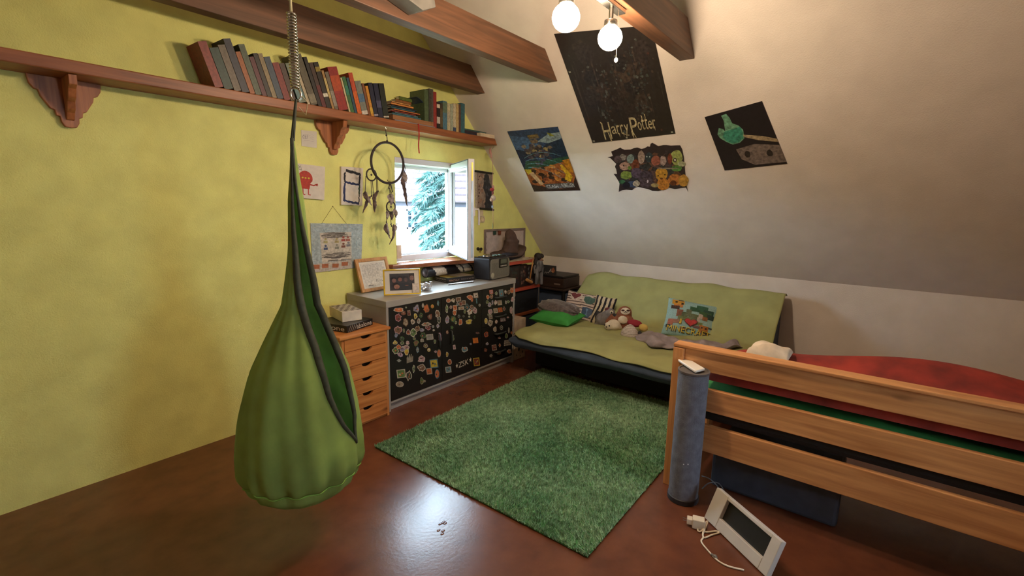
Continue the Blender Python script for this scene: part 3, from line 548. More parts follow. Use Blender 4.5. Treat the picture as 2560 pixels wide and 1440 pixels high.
flat(sx_(1010), sx_(1048), SY0+.13, YG-.03, zz+.021, zz+.045, '#8a5a2a', 'brown-orange book on top of the whole pile on the shelf')
flat(sx_(1021), sx_(1052), SY0+.14, YG-.03, zz+.046, zz+.075, '#5a6a2c', 'olive green book, topmost of the whole pile on the shelf')
# red ribbon over the shelf edge
rx = ony(1047, 330, SY0-.004)[0]; zb_ = ony(1047, 383, SY0-.004)[2]
mb = MB(); mb.grid(lambda u, v: V(rx-.006+.012*u+.004*math.sin(v*7), SY0-.004+.002*math.sin(v*9), SZT+.004+(zb_-SZT-.004)*v), 2, 14); mb.box((rx-.006, SY0-.005, SZT+.0005), (rx+.006, SY0+.014, SZT+.002))
mb.build('ribbon', cloth('red_ribbon', '#a81e1e', .1), loc=(rx, SY0, zb_), solid=(.0012,), label='narrow red ribbon hanging down over the front of the bookshelf', cat='ribbon')
# ================================================================== dreamcatcher
M_CORD = paint('dark_cord', '#2e2420', .7, .2, 60); M_FEA = paint('brown_feather', '#2a1d1a', .8, .35, 30, col2='#6a564c'); M_FEAL = paint('pale_feather', '#a89a92', .85, .3, 40, col2='#5e4e4a')
DY = 3.128; dcp = lambda px, py, dy=0: ony(px, py, DY)+V(0, dy, 0)
cc = dcp(969.5, 407.5); R0 = (dcp(1011, 410)[0]-dcp(928, 407)[0])/2*.97
dc = thing('dreamcatcher', cc, 'dark ring dreamcatcher with feathers hanging from the bookshelf', 'dreamcatcher')
def ring(mb, c, R, r, n=48): mb.tube([c+V(R*math.cos(2*PI*i/n), 0, R*math.sin(2*PI*i/n)) for i in range(n)], r, 8, closed=True)
mb = MB(); ring(mb, cc, R0, .0095); mb.build('hoop', M_CORD, dc, smooth=True)
mb = MB(); top = cc+V(0, 0, R0); hk = V(cc[0], DY+.02, SZB)
mb.tube([top, top+(hk-top)*.3+V(.004, 0, 0), top+(hk-top)*.6, top+(hk-top)*.8], .003, 6)
for s in (.1, .45): mb.ell(top+(hk-top)*s, (.008, .008, .006), 8, 6)
mb.build('cord', M_CORD, dc); mb = MB(); mb.tube([top+(hk-top)*.8, top+(hk-top)*.85+V(.008, 0, 0), top+(hk-top)*.95, hk], .0022, 6); mb.build('hook', MC['satin_chrome'], dc)
def feather(P0, P1, w, mat, bend=.012, seed=0):
    rr = random.Random(seed); P0 = np.array(P0); P1 = np.array(P1); d = P1-P0; L = np.linalg.norm(d); d /= L; s = np.cross(d, (0, 1, 0)); s /= np.linalg.norm(s)
    mb = MB(); n = 18
    def fn(u, v):
        ww = w*(math.sin(PI*min(1, v*1.02)**.62)**.8)*(1+.18*rr.uniform(-1, 1)); return P0+d*L*v+s*(ww*(u-.5)*2+bend*math.sin(v*PI))+V(0, -.006*(1-(2*u-1)**2)*math.sin(v*PI)+.004*math.sin(v*8), 0)
    mb.grid(fn, 5, n); mb.tube([P0+d*L*t+s*bend*math.sin(t*PI)+V(0, -.007*math.sin(t*PI), 0) for t in np.linspace(0, 1, 8)], .0016, 5); return mb.build('feather', mat, dc, solid=(.0012,))
def small_hoop(c, R):
    mb = MB(); ring(mb, c, R, .0055, 24); h = mb.build('small_hoop', M_CORD, dc, smooth=True)
    mb = MB(); mb.ell(c, (.008, .006, .008), 8, 6); mb.build('bead', M_CORD, h)
    mb = MB()
    for i in range(8): a = 2*PI*i/8; mb.tube([c+V(R*math.cos(a), 0, R*math.sin(a)), c+V(R*.35*math.cos(a+.4), 0, R*.35*math.sin(a+.4)), c], .0007, 4)
    mb.build('web', paint('web_thread', '#8d8566', .8), h)
k1 = dcp(928.5, 437); small_hoop(k1, .044)
k2 = dcp(977.5, 517); small_hoop(k2, .043)
mb = MB()
for a, b in (((914.5, 440), (913, 480)), ((927.5, 452), (929, 490)), ((931, 452), (933.5, 488)), ((941, 441), (942, 480)), ((943, 441), (945, 478))): mb.tube([dcp(*a), (dcp(*a)+dcp(*b))/2+V(.002, .002, 0), dcp(*b)], .0024, 6); mb.ell(dcp(*b), (.006, .006, .008), 8, 6)
mb.tube([dcp(934, 428), dcp(938, 432)], .003, 6)
for a, b in (((974, 460), (972, 470)), ((976, 460), (981, 478)), ((976, 458), (974, 462)), ((978, 482), (978, 505)), ((974, 470), (976, 505)), ((966, 522), (966, 555)), ((976, 530), (978, 560)), ((990, 524), (992, 560)), ((976, 560), (979, 565))): mb.tube([dcp(*a), dcp(*b)], .0024, 6); mb.ell(dcp(*b), (.005, .005, .007), 8, 6)
c0 = dcp(975, 450); mb.tube([dcp(968, 450), dcp(974, 457), dcp(972, 468), dcp(978, 483), dcp(981, 478), dcp(977, 458), dcp(974, 452)], .0026, 6)
mb.tube([dcp(1011, 412), dcp(1013, 420), dcp(1011, 434), dcp(1010, 422), dcp(1012, 412)], .0028, 6)
mb.build('leather_strings', M_CORD, dc)
i = 0
for a, b, w, m, bd in (((912, 478), (921, 505), .016, M_FEA, -.014), ((916, 480), (930, 514), .012, M_FEAL, -.01), ((928, 490), (908, 533), .013, M_FEA, -.008), ((933, 488), (935.5, 531), .015, M_FEA, .004), ((944, 478), (935, 528), .014, M_FEA, -.02), ((978, 484), (978, 514), .03, M_FEAL, 0), ((979, 528), (981, 551), .02, M_FEA, 0), ((985, 522), (989, 545), .022, M_FEAL, .004), ((969, 527), (968, 548), .016, M_FEAL, 0), ((964, 560), (975, 590), .015, M_FEA, -.016), ((968, 556), (977, 598), .014, M_FEAL, -.012), ((983, 560), (972, 611), .013, M_FEA, .018), ((990, 562), (984, 580), .016, M_FEAL, .004), ((1010, 430), (1016, 458), .024, M_FEAL, 0), ((1008, 440), (1013, 484), .019, M_FEA, -.006), ((1012, 468), (1017, 516), .016, M_FEA, -.010)):
    i += 1; feather(dcp(*a, .004*(i % 4)-.006), dcp(*b, .004*(i % 4)-.008), w*1.1, m, bd, i)
# ================================================================== pictures on the gable wall
def wallpic(name, q, th, label, cat, edge, draw=None, y=YG, group=None):
    ctr = ony(*q[0], y); o = thing(name, ctr, label, cat, group); g = quadmap(lambda px, py, off: ony(px, py, y-th-off), q)
    P = [g(0, 0), g(1, 0), g(1, 1), g(0, 1)]; mb = MB(); mb.prism(P, (0, th-.001, 0)); mb.build('canvas' if th > .01 else 'sheet', edge, o, bevel=.0015 if th > .01 else 0)
    if draw: mb = MB(); draw(mb, g); mb.build('painting', PR, o)
    return o, g
M_CANV = paint('canvas_white', '#d2c8ba', .8, .04, 30); M_PAPER = paint('drawing_paper', '#cfc6b6', .85, .04, 8)
def stroke(mb, g, pts, w, col, off=.0006):
    pts = [np.array(p, float) for p in pts]; L = []; Rr = []
    for i, p in enumerate(pts):
        t = pts[min(i+1, len(pts)-1)]-pts[max(i-1, 0)]; n = np.array([-t[1], t[0]]); n /= np.linalg.norm(n)+1e-9; ww = w if not hasattr(w, '__len__') else w[i]; L.append(p+n*ww); Rr.append(p-n*ww)
    for i in range(len(pts)-1): mb.poly([g(*L[i], off), g(*L[i+1], off), g(*Rr[i+1], off), g(*Rr[i], off)], col)
def uvpoly(mb, g, pts, col, off=.0006): mb.poly([g(u, v, off) for u, v in pts], col)
def d0(mb, g):
    rr = random.Random(2)
    for k in range(5): x = .1+.07*k; stroke(mb, g, [(x+rr.uniform(-.03, .03), .28+.05*j) for j in range(6)], .012, '#8a8484')
    for k in range(4): stroke(mb, g, [(.2+.6*j/6, .25+.12*k+rr.uniform(-.03, .03)) for j in range(7)], .008, '#b8aca4')
wallpic('paper_drawing', [(753, 325), (792, 329), (792, 370), (754, 365)], .004, 'small white sheet with faint pencil scribbles left of the shelf bracket', 'drawing', M_PAPER, d0)
def d1(mb, g):
    red = '#b02c18'
    uvpoly(mb, g, [(.30+.26*math.cos(t)*(1 if math.sin(t) < .3 else .82), .42+.23*math.sin(t)) for t in np.linspace(0, 2*PI, 24)[:-1]], red)
    uvpoly(mb, g, [(.12, .55), (.48, .55), (.44, .72), (.16, .72)], red, .0008)
    for x in (.2, .4): stroke(mb, g, [(x, .7), (x, .88), (x+.08, .89)], .018, red, .0009)
    stroke(mb, g, [(.44, .58), (.6, .60), (.7, .56)], .02, red, .0009)
    for dx, dy in ((.06, -.03), (.08, 0), (.05, .04)): stroke(mb, g, [(.68, .57), (.68+dx, .57+dy)], .014, red, .001)
    for x in (.2, .31, .42): uvpoly(mb, g, ovalpts(x, .40, .075, .05, 8), '#cfc02a', .0012)
    stroke(mb, g, [(.05, .05), (.12, .0+.1), (.06, .16), (.16, .18)], .01, '#8a8a80', .0009); stroke(mb, g, [(.02, .15), (.14, .06), (.18, .2)], .01, '#8a8a80', .001)
wallpic('canvas_painting', [(741, 408), (813, 417), (811, 500), (745, 494)], .02, 'square canvas with a red painted blob figure with yellow eyes', 'painting', M_CANV, d1, group='canvases on the yellow wall')
def d2(mb, g):
    k, b_ = '#17161c', '#23305e'; rr = random.Random(4)
    def br(a, b, w, c, n=9): stroke(mb, g, [(a[0]+(b[0]-a[0])*i/n+rr.uniform(-.012, .012), a[1]+(b[1]-a[1])*i/n+rr.uniform(-.01, .01)) for i in range(n+1)], [w*rr.uniform(.75, 1.2) for _ in range(n+1)], c, .0006+rr.random()*.0003)
    br((.22, .10), (.86, .17), .035, k); br((.86, .16), (.84, .45), .04, k); br((.16, .15), (.17, .42), .04, k); br((.18, .40), (.84, .46), .028, b_); br((.17, .42), (.13, .90), .045, b_); br((.13, .88), (.84, .95), .028, b_); br((.84, .45), (.84, .70), .035, '#26402e'); br((.84, .70), (.83, .95), .025, k)
wallpic('canvas_painting', [(853, 416), (908, 420), (906, 514), (853, 512)], .022, 'canvas with black and blue brush strokes forming a tall frame', 'painting', M_CANV, d2, group='canvases on the yellow wall')
def d3(mb, g):
    rr = random.Random(9); uvpoly(mb, g, [(0, 0), (1, 0), (1, 1), (0, 1)], '#a9b6b8', .0003)
    for k in range(70): a = rr.uniform(0, 6.28); x, y = rr.random(), rr.random(); stroke(mb, g, [(np.clip(x+.09*t*math.cos(a), 0, 1), np.clip(y+.12*t*math.sin(a)+.02*t*t, 0, 1)) for t in (0, .5, 1)], .006, rr.choice(('#8fa6b0', '#c0c6c2', '#9ab0b4', '#b4b8ae')), .0005+.000003*k)
    uvpoly(mb, g, [(.17, .2), (.78, .18), (.8, .78), (.2, .82)], '#c9bfae', .001)
    for y0, y1 in ((.19, .30), (.63, .80)):
        for k in range(26): y = y0+(y1-y0)*rr.random(); x = .19+.4*rr.random(); stroke(mb, g, [(x+.2*t, y+rr.uniform(-.008, .008)) for t in (0, .5, 1)], .007, rr.choice(('#6a625a', '#7c746a', '#5a534c')), .0012+.000003*k)
    for i, (x, y) in enumerate(((.28, .36), (.5, .36), (.63, .33), (.72, .33), (.28, .5), (.5, .49), (.63, .47), (.73, .45))):
        c = ('#a8a06a', '#b0a06a', '#a0483a', '#9a5a4a', '#4a5a7a', '#8a8a7a', '#7a4a3a', '#7a7a80')[i]
        uvpoly(mb, g, ovalpts(x, y-.03, .05, .05, 8), c, .0013); uvpoly(mb, g, rectpts(x, y+.03, .08, .05), c, .0014)
    uvpoly(mb, g, [(0, .83), (.8, .80), (.8, 1), (0, 1)], '#bdb2a4', .0012)
    for x in (.08, .26, .47, .66): uvpoly(mb, g, rectpts(x, .895+rr.uniform(-.02, .01), .13, .085, rr.uniform(-.1, .1)), '#a9643e', .0015)
o, g = wallpic('framed_drawing', [(776, 558), (907, 560), (903, 668), (782, 682)], .008, 'big coloured-pencil drawing hung on a thin cord on the yellow wall', 'drawing', M_PAPER, d3)
mb = MB(); mb.tube([ony(804, 559, YG-.006), ony(832, 516, YG-.006), ony(866, 559, YG-.006)], .0015, 5); mb.ell(ony(832, 516, YG-.005), (.004, .005, .004), 8, 6); mb.build('cord', paint('string', '#7a7440', .8), o)
# scroll picture with black rods, to the right of the window
def d4(mb, g):
    rr = random.Random(6); uvpoly(mb, g, [(0, 0), (1, 0), (1, 1), (0, 1)], '#8f7c6c', .0003); uvpoly(mb, g, [(0, 0), (.12, 0), (.12, 1), (0, 1)], '#b8a890', .0005)
    for k in range(9): uvpoly(mb, g, blobpts(.2+rr.random()*.08, .12+.09*k, .1, .07, rr, 7, .5), '#4a2a28', .0007)
    for k in range(26): uvpoly(mb, g, blobpts(.25+rr.random()*.4, rr.random(), .2, .14, rr, 8), rr.choice(('#a08a78', '#7a6458', '#b09078', '#94705a')), .0006+k*.00001)
    uvpoly(mb, g, [(.55, .06), (.68, .02), (.8, .08), (.84, .25), (.95, .4), (.9, .7), (.96, 1), (.55, 1), (.6, .6), (.46, .42), (.52, .25)], '#2f3032', .0011)
    for k in range(16): uvpoly(mb, g, blobpts(.55+rr.random()*.36, .15+rr.random()*.8, .12, .1, rr, 7), rr.choice(('#3c4248', '#24262a', '#4a4a3c', '#5a5c5e')), .0012+k*.00001)
o, g = wallpic('scroll_picture', [(1186, 430), (1231, 433), (1233, 524), (1188, 520)], .003, 'hanging scroll picture with black rods and a dark figure, right of the window', 'picture', M_PAPER, d4)
mb = MB()
for a, b in (((1184, 427), (1232, 434)), ((1200, 521), (1234, 525))): mb = MB(); mb.tube([ony(*a, YG-.012), ony(*b, YG-.012)], .011, 8); mb.build('rod', M_BLACK, o)
# switch and socket
for q, l in (((1200, 534), 'cream light switch plate under the scroll picture'), ((1203, 548), 'cream wall socket just below the switch plate')):
    c = ony(*q, YG); mb = MB(); mb.box((c[0]-.04, YG-.012, c[2]-.035), (c[0]+.04, YG, c[2]+.035)); o = thing('wall_switch' if q[1] < 540 else 'wall_socket', c, l, 'switch' if q[1] < 540 else 'socket')
    mb.build('plate', paint('cream_plastic', '#cdbb98', .45), o, bevel=.004); mb = MB()
    if q[1] < 540: mb.box((c[0]-.028, YG-.02, c[2]-.025), (c[0]+.028, YG-.012, c[2]+.025))
    else: mb.lathe((c[0], YG-.03, c[2]), [(.03, -.018), (.03, 0), (.022, 0), (.02, -.01)], 16, ax=[[1, 0, 0], [0, 0, 1], [0, -1, 0]])
    mb.build('rocker' if q[1] < 540 else 'insert', MC['cream_plastic'], o, bevel=.002)
# charm string at the shelf end
CHY = 3.2; cp = lambda px, py: ony(px, py, CHY)
chs = thing('charm_string', cp(1226, 380), 'thin hanging string with pink, red and white charms at the right shelf end', 'mobile')
mb = MB(); mb.tube([cp(1234, 362)+V(0, 0, .006), cp(1235, 368), cp(1231, 372), cp(1230, 366)], .002, 6); mb.build('hook', MC['satin_chrome'], chs)
mb = MB(); mb.tube([cp(1230, 366), cp(1226, 374), cp(1231, 398), cp(1232, 430), cp(1231, 470), cp(1232, 505), cp(1233, 560)], .0025, 6); mb.build('string', paint('pink_string', '#b88a80', .7), chs)
for px, py, r, c in ((1225.5, 378, (.016, .01, .03), '#b07a6e'), (1228, 388, (.012, .01, .03), '#b98c80'), (1230, 474, (.03, .02, .018), '#a03236'), (1233, 468, (.012, .01, .02), '#c08a86'), (1232, 482, (.01, .01, .02), '#6a2a30'), (1233, 495, (.035, .02, .03), '#c9bdae'), (1228, 499, (.016, .015, .02), '#b89a8a'), (1231, 517, (.012, .01, .02), '#8a98a8'), (1232, 565, (.008, .008, .035), '#8a8a52')):
    MB().ell(cp(px, py), r, 10, 7).build('charm', paint('charm_'+c[1:], c, .6), chs, smooth=True)
c = ony(1194, 622, YG); mb = MB(); mb.lathe((c[0], YG, c[2]), [(.018, 0), (.018, .012), (.008, .016), (.008, .04), (.016, .045), (.016, .055)], 12, ax=[[1, 0, 0], [0, 0, 1], [0, -1, 0]]); mb.build('wall_hook', M_BLACK, loc=c, smooth=False, label='small black knob on the yellow wall beside the open sash', cat='hook')
# ================================================================== things on the sideboard
T0 = CZ+.001
def standpic(name, bl, br, hgt, lean, fw, depth, label, mats, draw, mat_in=None, inset=0):
    bl, br = np.array(bl), np.array(br); w = np.linalg.norm((br-bl)[:2]); ux = (br-bl)/w; ux[2] = 0; back = np.array([-ux[1], ux[0], 0]); upv = V(0, 0, 1)*math.cos(lean)+back*math.sin(lean); nb = back*math.cos(lean)-V(0, 0, 1)*math.sin(lean)
    o0 = V(bl[0], bl[1], T0+depth*math.sin(lean)); T = (np.array([ux, nb, upv]).T, o0); o = thing(name, (bl+br)/2, label, 'picture frame'); mb = MB(T)
    mb.box((0, 0, 0), (fw, depth, hgt)).box((w-fw, 0, 0), (w, depth, hgt)).box((fw, 0, 0), (w-fw, depth, fw)).box((fw, 0, hgt-fw), (w-fw, depth, hgt)); mb.build('frame', mats, o, bevel=.003)
    mb = MB(T); mb.box((fw, depth*.5, fw), (w-fw, depth*.9, hgt-fw)); mb.build('mount', mat_in or M_PAPER, o)
    g = lambda u, v, off=0.: T[0]@V(fw+(w-2*fw)*u, depth*.5-.0005-off, fw+(hgt-2*fw)*(1-v))+T[1]
    mb = MB(); draw(mb, g); mb.build('print', PR, o); return o, T, w
M_FRW = wood('frame_pine', '#c08a50', '#9a6836', 2, .4)
def d5(mb, g):
    rr = random.Random(8); uvpoly(mb, g, [(.06, .07), (.94, .07), (.94, .95), (.06, .95)], '#c8bcae')
    for k in range(11):
        y = .14+.045*k; L = .55 if k else .5; n = 16
        for j in range(n):
            if rr.random() < .8: x = .16+L*j/n; uvpoly(mb, g, rectpts(x, y, L/n*.75, .012), '#9a9088' if k else '#6a625c', .0006)
    stroke(mb, g, [(.5, .80), (.54, .70), (.56, .74), (.55, .84), (.6, .76), (.63, .80), (.66, .72), (.68, .80), (.72, .74), (.74, .79), (.8, .76)], .006, '#3a3434', .0007); uvpoly(mb, g, rectpts(.28, .9, .18, .025), '#4a4644', .0007)
a, b = onz(907, 735, T0), onz(985, 731, T0)
a = V(2.235, 3.225, T0); b = V(2.56, 3.245, T0)
standpic('certificate_frame', a, b, .275, .30, .028, .02, 'light wooden frame with a signed certificate, leaning behind the yellow frame', M_FRW, d5)
def d6(mb, g):
    uvpoly(mb, g, [(.14, .13), (.86, .13), (.86, .86), (.14, .86)], '#2a211e'); rr = random.Random(5)
    gg = lambda u, v, off=0.: g(.14+.72*u, .13+.73*v, off)
    uvpoly(mb, gg, [(0, 0), (.78, 0), (.74, .2), (.5, .15), (.1, .2), (0, .3)], '#6a7a64', .0004)
    for k in range(9): uvpoly(mb, gg, blobpts(.1+.07*k, .07, .05, .1, rr, 7), rr.choice(('#54684c', '#8a9280', '#4a5a48')), .0005)
    for x, y, w, h, hair, skin in ((.16, .38, .24, .40, '#1c1412', '#7a5446'), (.40, .33, .22, .38, '#221614', '#80503f'), (.63, .36, .2, .42, '#241c1a', '#523c34'), (.88, .26, .24, .5, '#4a3834', '#86645a'), (.26, .75, .32, .44, '#3c2a20', '#966650')):
        uvpoly(mb, gg, ovalpts(x, min(max(y-.03, h*.45), 1-h*.4), w, h*.85), hair, .0006); uvpoly(mb, gg, ovalpts(x+.015, min(y+.03, .83), w*.72, h*.62), skin, .0009)
        for s in (-1, 1): uvpoly(mb, gg, ovalpts(x+.015+s*w*.15, y-.01, w*.1, .02, 8), '#3a2620', .0011)
        uvpoly(mb, gg, ovalpts(x+.02, min(y+.13, .93), w*.3, .03, 8), '#7a3a34', .0011); uvpoly(mb, gg, [(x+.01, y), (x+.03, y+.07), (x, y+.07)], '#8a5a4a', .0012)
    uvpoly(mb, gg, [(.35, .6), (.75, .55), (.98, .75), (.98, 1), (.4, 1)], '#1a1614', .0007); uvpoly(mb, gg, ovalpts(.68, .72, .16, .05), '#8a5438', .0009)
o, T, w = standpic('photo_frame', onz(960, 740, T0), onz(1050, 736, T0)+V(.012, .0, 0), .205, .13, .011, .016, 'yellow frame with a family photo on white mount on the sideboard', paint('yellow_lacquer', '#d0ac28', .18), d6)
mb = MB(T); hh_ = .205; mb.box((w-.068, -.0015, .012), (w-.012, -.0003, .088), '#cfc0b0')
def gs(u, v, off=0.): return T[0]@V(w-.068+.056*u, -.0016-off, .012+.076*(1-v))+T[1]
uvpoly(mb, gs, ovalpts(.5, .28, .62, .34), '#b5502e', .0002); uvpoly(mb, gs, ovalpts(.52, .38, .44, .26), '#cf9c80', .0004); uvpoly(mb, gs, [(.3, .55), (.75, .55), (.8, .9), (.25, .9)], '#8f9440', .0003)
for x in (.42, .62): uvpoly(mb, gs, ovalpts(x, .38, .06, .05, 7), '#5a4a3a', .0006)
mb.build('small_card', PR, o)
# crumpled silver ornament
rr = random.Random(12); c = onz(1065, 726, T0)+V(0, 0, .03); mb = MB()
bm = bmesh.new(); bmesh.ops.create_icosphere(bm, subdivisions=3, radius=1)
vs = [np.array(v.co)*V(.05, .035, .032)*(1+.35*rr.uniform(-1, 1)) for v in bm.verts]; fs = [tuple(v.index for v in f.verts) for f in bm.faces]; bm.free()
mb.add([c+v for v in vs], fs); c2 = c+V(.045, -.01, .03); mb.tube([c+V(.03, 0, 0), c2-V(0, 0, .02), c2+V(0, 0, .012)], [.02, .01, .012], 7)
for k in range(10): a = rr.random()*6.28; e = c+V(math.cos(a)*.05, math.sin(a)*.035, rr.uniform(-.015, .03)); mb.tube([c+(e-c)*.6, e, e+V(.012*math.cos(a), .01*math.sin(a), .008)], [.012, .009, .002], 5)
mb.build('foil_ornament', paint('crumpled_foil', '#b9b8bc', .3, .1, 30, metal=.6), loc=(c[0], c[1], T0), label='crumpled silvery foil ornament lying right of the yellow frame', cat='ornament')
# jagged paper strip
a, b = onz(1119, 713, T0), onz(1184, 706, T0); mb = MB(); pts = []; n = 22; dv = (b-a); nv = np.array([-dv[1], dv[0], 0]); nv /= np.linalg.norm(nv)
for i in range(n+1): pts.append(a+dv*i/n-nv*(.004 if i % 2 else -.003))
pts += [b+nv*.05+V(.04, 0, 0), b+nv*.045-dv*.35, a+nv*.03+dv*.12]
mb.prism([p+V(0, 0, .006) for p in pts], (0, 0, .002)); mb.build('paper_strip', paint('white_card', '#d8d6d8', .5), loc=a, label='white paper strip with a jagged edge in front of the black game box', cat='paper')
mb = MB()
for i in range(n): p = a+dv*(i+.5)/n; mb.ell(p-nv*.002+V(0, 0, .005), (.006, .003, .004), 6, 4)
mb.build('bead_strip', M_BLACK, loc=a, label='strip of tiny dark beads along the jagged white paper edge', cat='beads')
# black game box with the poster roll on top
g0, g1, g2 = onz(1085, 702, T0), onz(1119, 708.5, T0), onz(1196, 699, T0)
bx, by = g2-g1, g0-g1; by = np.array([-bx[1], bx[0], 0])/np.linalg.norm(bx)*.21; HB = .047
gb = thing('game_box', g1, 'flat black game box with light lettering lying under the poster roll', 'box')
bx = bx/np.linalg.norm(bx)*.33
mb = MB(); mb.prism([g1, g1+bx, g1+bx+by, g1+by], (0, 0, HB)); mb.build('lid', M_BLACK, gb, bevel=.0015)
mb = MB(); nf = -by/np.linalg.norm(by)*.0006; ns = -bx/np.linalg.norm(bx)*.0006
gf = lambda u, v, off=0.: g1+bx*u+V(0, 0, HB*(1-v))+nf*(1+off*400); gl = lambda u, v, off=0.: g1+by*(1-u)+V(0, 0, HB*(1-v))+ns*(1+off*400)
lettering(mb, 'TENZ\'HUT', gf, .05, .38, .42, .72, '#d6a58a', .0004, .2); lettering(mb, 'School of wit Rat', gf, .47, .32, .95, .62, '#9a8a86', .0004, .3)
lettering(mb, 'TENZ\'HUT', gl, .10, .2, .88, .5, '#cdbba8', .0004, .2); lettering(mb, 'School of wit Rat', gl, .12, .62, .9, .85, '#9a8f8a', .0004, .3)
zt_ = lambda u, v: g1+bx*u+by*v+V(0, 0, HB+.0008); mb.poly([zt_(.02, .05), zt_(.4, .05), zt_(.3, .95), zt_(.02, .95)], '#8a701e'); mb.poly([zt_(.42, .05), zt_(.98, .05), zt_(.98, .95), zt_(.34, .95)], '#b3a48e')
mb.build('lettering', PR, gb)
r0 = .046; ra = V(2.83, 3.255, T0+HB+r0+.002); 
ra = V(2.925, 3.26, T0+HB+r0+.003); rb = V(3.63, 3.262, T0+HB+r0+.003)
rt = thing('poster_roll', (ra+rb)/2, 'rolled black and white poster lying on the game box under the sill', 'poster roll'); mb = MB(); n = 28
axd = (rb-ra); L = np.linalg.norm(axd); axd /= L; e1 = np.cross(axd, (0, 0, 1)); e1 /= np.linalg.norm(e1); e2 = np.cross(e1, axd)
def rollcol(u, v):
    x = v*9+u*1.6
    w = (u+.5) % 1-.5
    if .13 < v+.22*w < .33: return '#c8bba8'
    if ((v-.77)/.25)**2+((w-.2)/.36)**2 < 1 and math.sin(v*36+w*9) > -.88: return '#c9bca2'
    return '#16151a'
mb.grid(lambda u, v: ra+axd*L*v+e1*r0*math.cos(2*PI*u)+e2*r0*math.sin(2*PI*u), 28, 50, wrapu=True, colfn=rollcol); mb.build('outer_sheet', PR, rt, smooth=True, solid=(.002,))
mb = MB()
for k in range(3): mb.grid(lambda u, v, k=k: ra+axd*(L*v*.98+.004)+(e1*math.cos(2*PI*u)+e2*math.sin(2*PI*u))*(r0-.006-.005*k), 24, 2, wrapu=True)
mb.build('inner_sheet', paint('roll_inside', '#8d8a98', .7), rt, smooth=True, solid=(.001,))
# radio
q0, q1, q2 = onz(1225.5, 702, T0), onz(1280, 690.5, T0), onz(1197, 699, T0)
rxv = q1-q0; RW = .345; rxv = rxv/np.linalg.norm(rxv); ryv = np.array([-rxv[1], rxv[0], 0]); RD = .20; RH = .215
T = (np.array([rxv, ryv, [0, 0, 1]]).T, V(q0[0], q0[1], T0)); rd = thing('radio', q0, 'portable silver and black radio standing on the right end of the sideboard', 'radio')
def rr_(w, h, r, n=6): return [(w-r+r*math.cos(a), h-r+r*math.sin(a)) for a in np.linspace(0, PI/2, n)]+[(r+r*math.cos(a), h-r+r*math.sin(a)) for a in np.linspace(PI/2, PI, n)]+[(r+r*math.cos(a), r+r*math.sin(a)) for a in np.linspace(PI, 1.5*PI, n)]+[(w-r+r*math.cos(a), r+r*math.sin(a)) for a in np.linspace(1.5*PI, 2*PI, n)]
mb = MB(T); mb.prism([(x, .012, z) for x, z in rr_(RW, RH, .02)], (0, RD-.012, 0)); mb.build('body', paint('radio_dark', '#25252c', .4), rd, bevel=.006)
mb = MB(T); mb.prism([(x+.012, -.002, z+.008) for x, z in rr_(RW-.024, RH-.022, .035)], (0, .016, 0)); mb.build('front_panel', paint('radio_silver', '#807c70', .4, .08, 200, metal=.3), rd, bevel=.003)
mb = MB(T)
for i in range(26):
    x = .03+i*.0115
    for j in range(11):
        z = .03+j*.0125+(.006 if i % 2 else 0)
        if not (.125 < x < .30 and z > .105) and z < RH-.04: mb.box((x-.0022, -.003, z-.0022), (x+.0022, -.0018, z+.0022))
mb.build('speaker_grille', M_DGREY, rd, kind='stuff')
mb = MB(T); mb.prism([(.14+x, -.006, .108+z) for x, z in rr_(.155, .092, .015)], (0, .008, 0)); dp = mb.build('display_panel', M_BLACK, rd, bevel=.002)
MB(T).box((.165, -.008, .15), (.27, -.005, .19)).build('display', paint('lcd', '#5a6050', .2), dp)
for k in range(5): MB(T).box((.165+.022*k, -.009, .122), (.178+.022*k, -.005, .132)).build('button', paint('radio_button', '#b8b4ac', .3), dp)
MB(T).lathe((.034, -.003, .048), [(.026, 0), (.026, .003), (.0, .004)], 20, ax=[[1, 0, 0], [0, 0, 1], [0, -1, 0]]).build('tweeter', paint('tweeter', '#aaa590', .4), rd)
mb = MB(T); mb.box((.03, .03, RH), (RW-.03, RD-.03, RH+.008)); mb.build('top_panel', M_BLACK, rd, bevel=.003)
for k in range(3): MB(T).box((.15+.05*k, .06, RH+.008), (.18+.05*k, .09, RH+.016)).build('button', paint('radio_green', '#4a6a58', .3), rd, bevel=.002)
MB(T).lathe((.06, .09, RH+.008), [(.045, 0), (.045, .006), (.03, .022), (0, .026)], 20).build('dome_knob', MC['satin_chrome'], rd, smooth=True)
# ================================================================== red shelf in the corner and what is on it
M_RED = paint('orange_red_board', '#a8412a', .45, .05, 6); M_ORW = wood('lower_board', '#8a4a24', '#6a3416', 0, .5)
RY0, RY1 = 3.05, 3.335; RX0, RX1 = 3.765, 4.505
rs_ = thing('corner_shelf', ((RX0+RX1)/2, 3.2, 0), 'open corner shelf with orange-red boards right of the sideboard', 'shelf unit')
for z, m in ((1.0, M_RED), (.70, M_RED), (.415, M_ORW), (.09, M_ORW)): MB().box((RX0, RY0, z-.032), (RX1, RY1, z)).build('board', m, rs_, bevel=.003)
for x in (RX0+.015, RX1-.015): mb = MB(); mb.tube([(x, RY0+.012, 0), (x, RY0+.012, 1.0)], .009, 8); mb.build('post', M_METAL, rs_); mb = MB(); mb.tube([(x, RY1-.012, 0), (x, RY1-.012, 1.0)], .009, 8); mb.build('post', M_METAL, rs_)
MB().box((RX0, RY1, .06), (RX1, RY1+.012, 1.0)).build('back_panel', paint('dark_back', '#1c1816', .8), rs_)
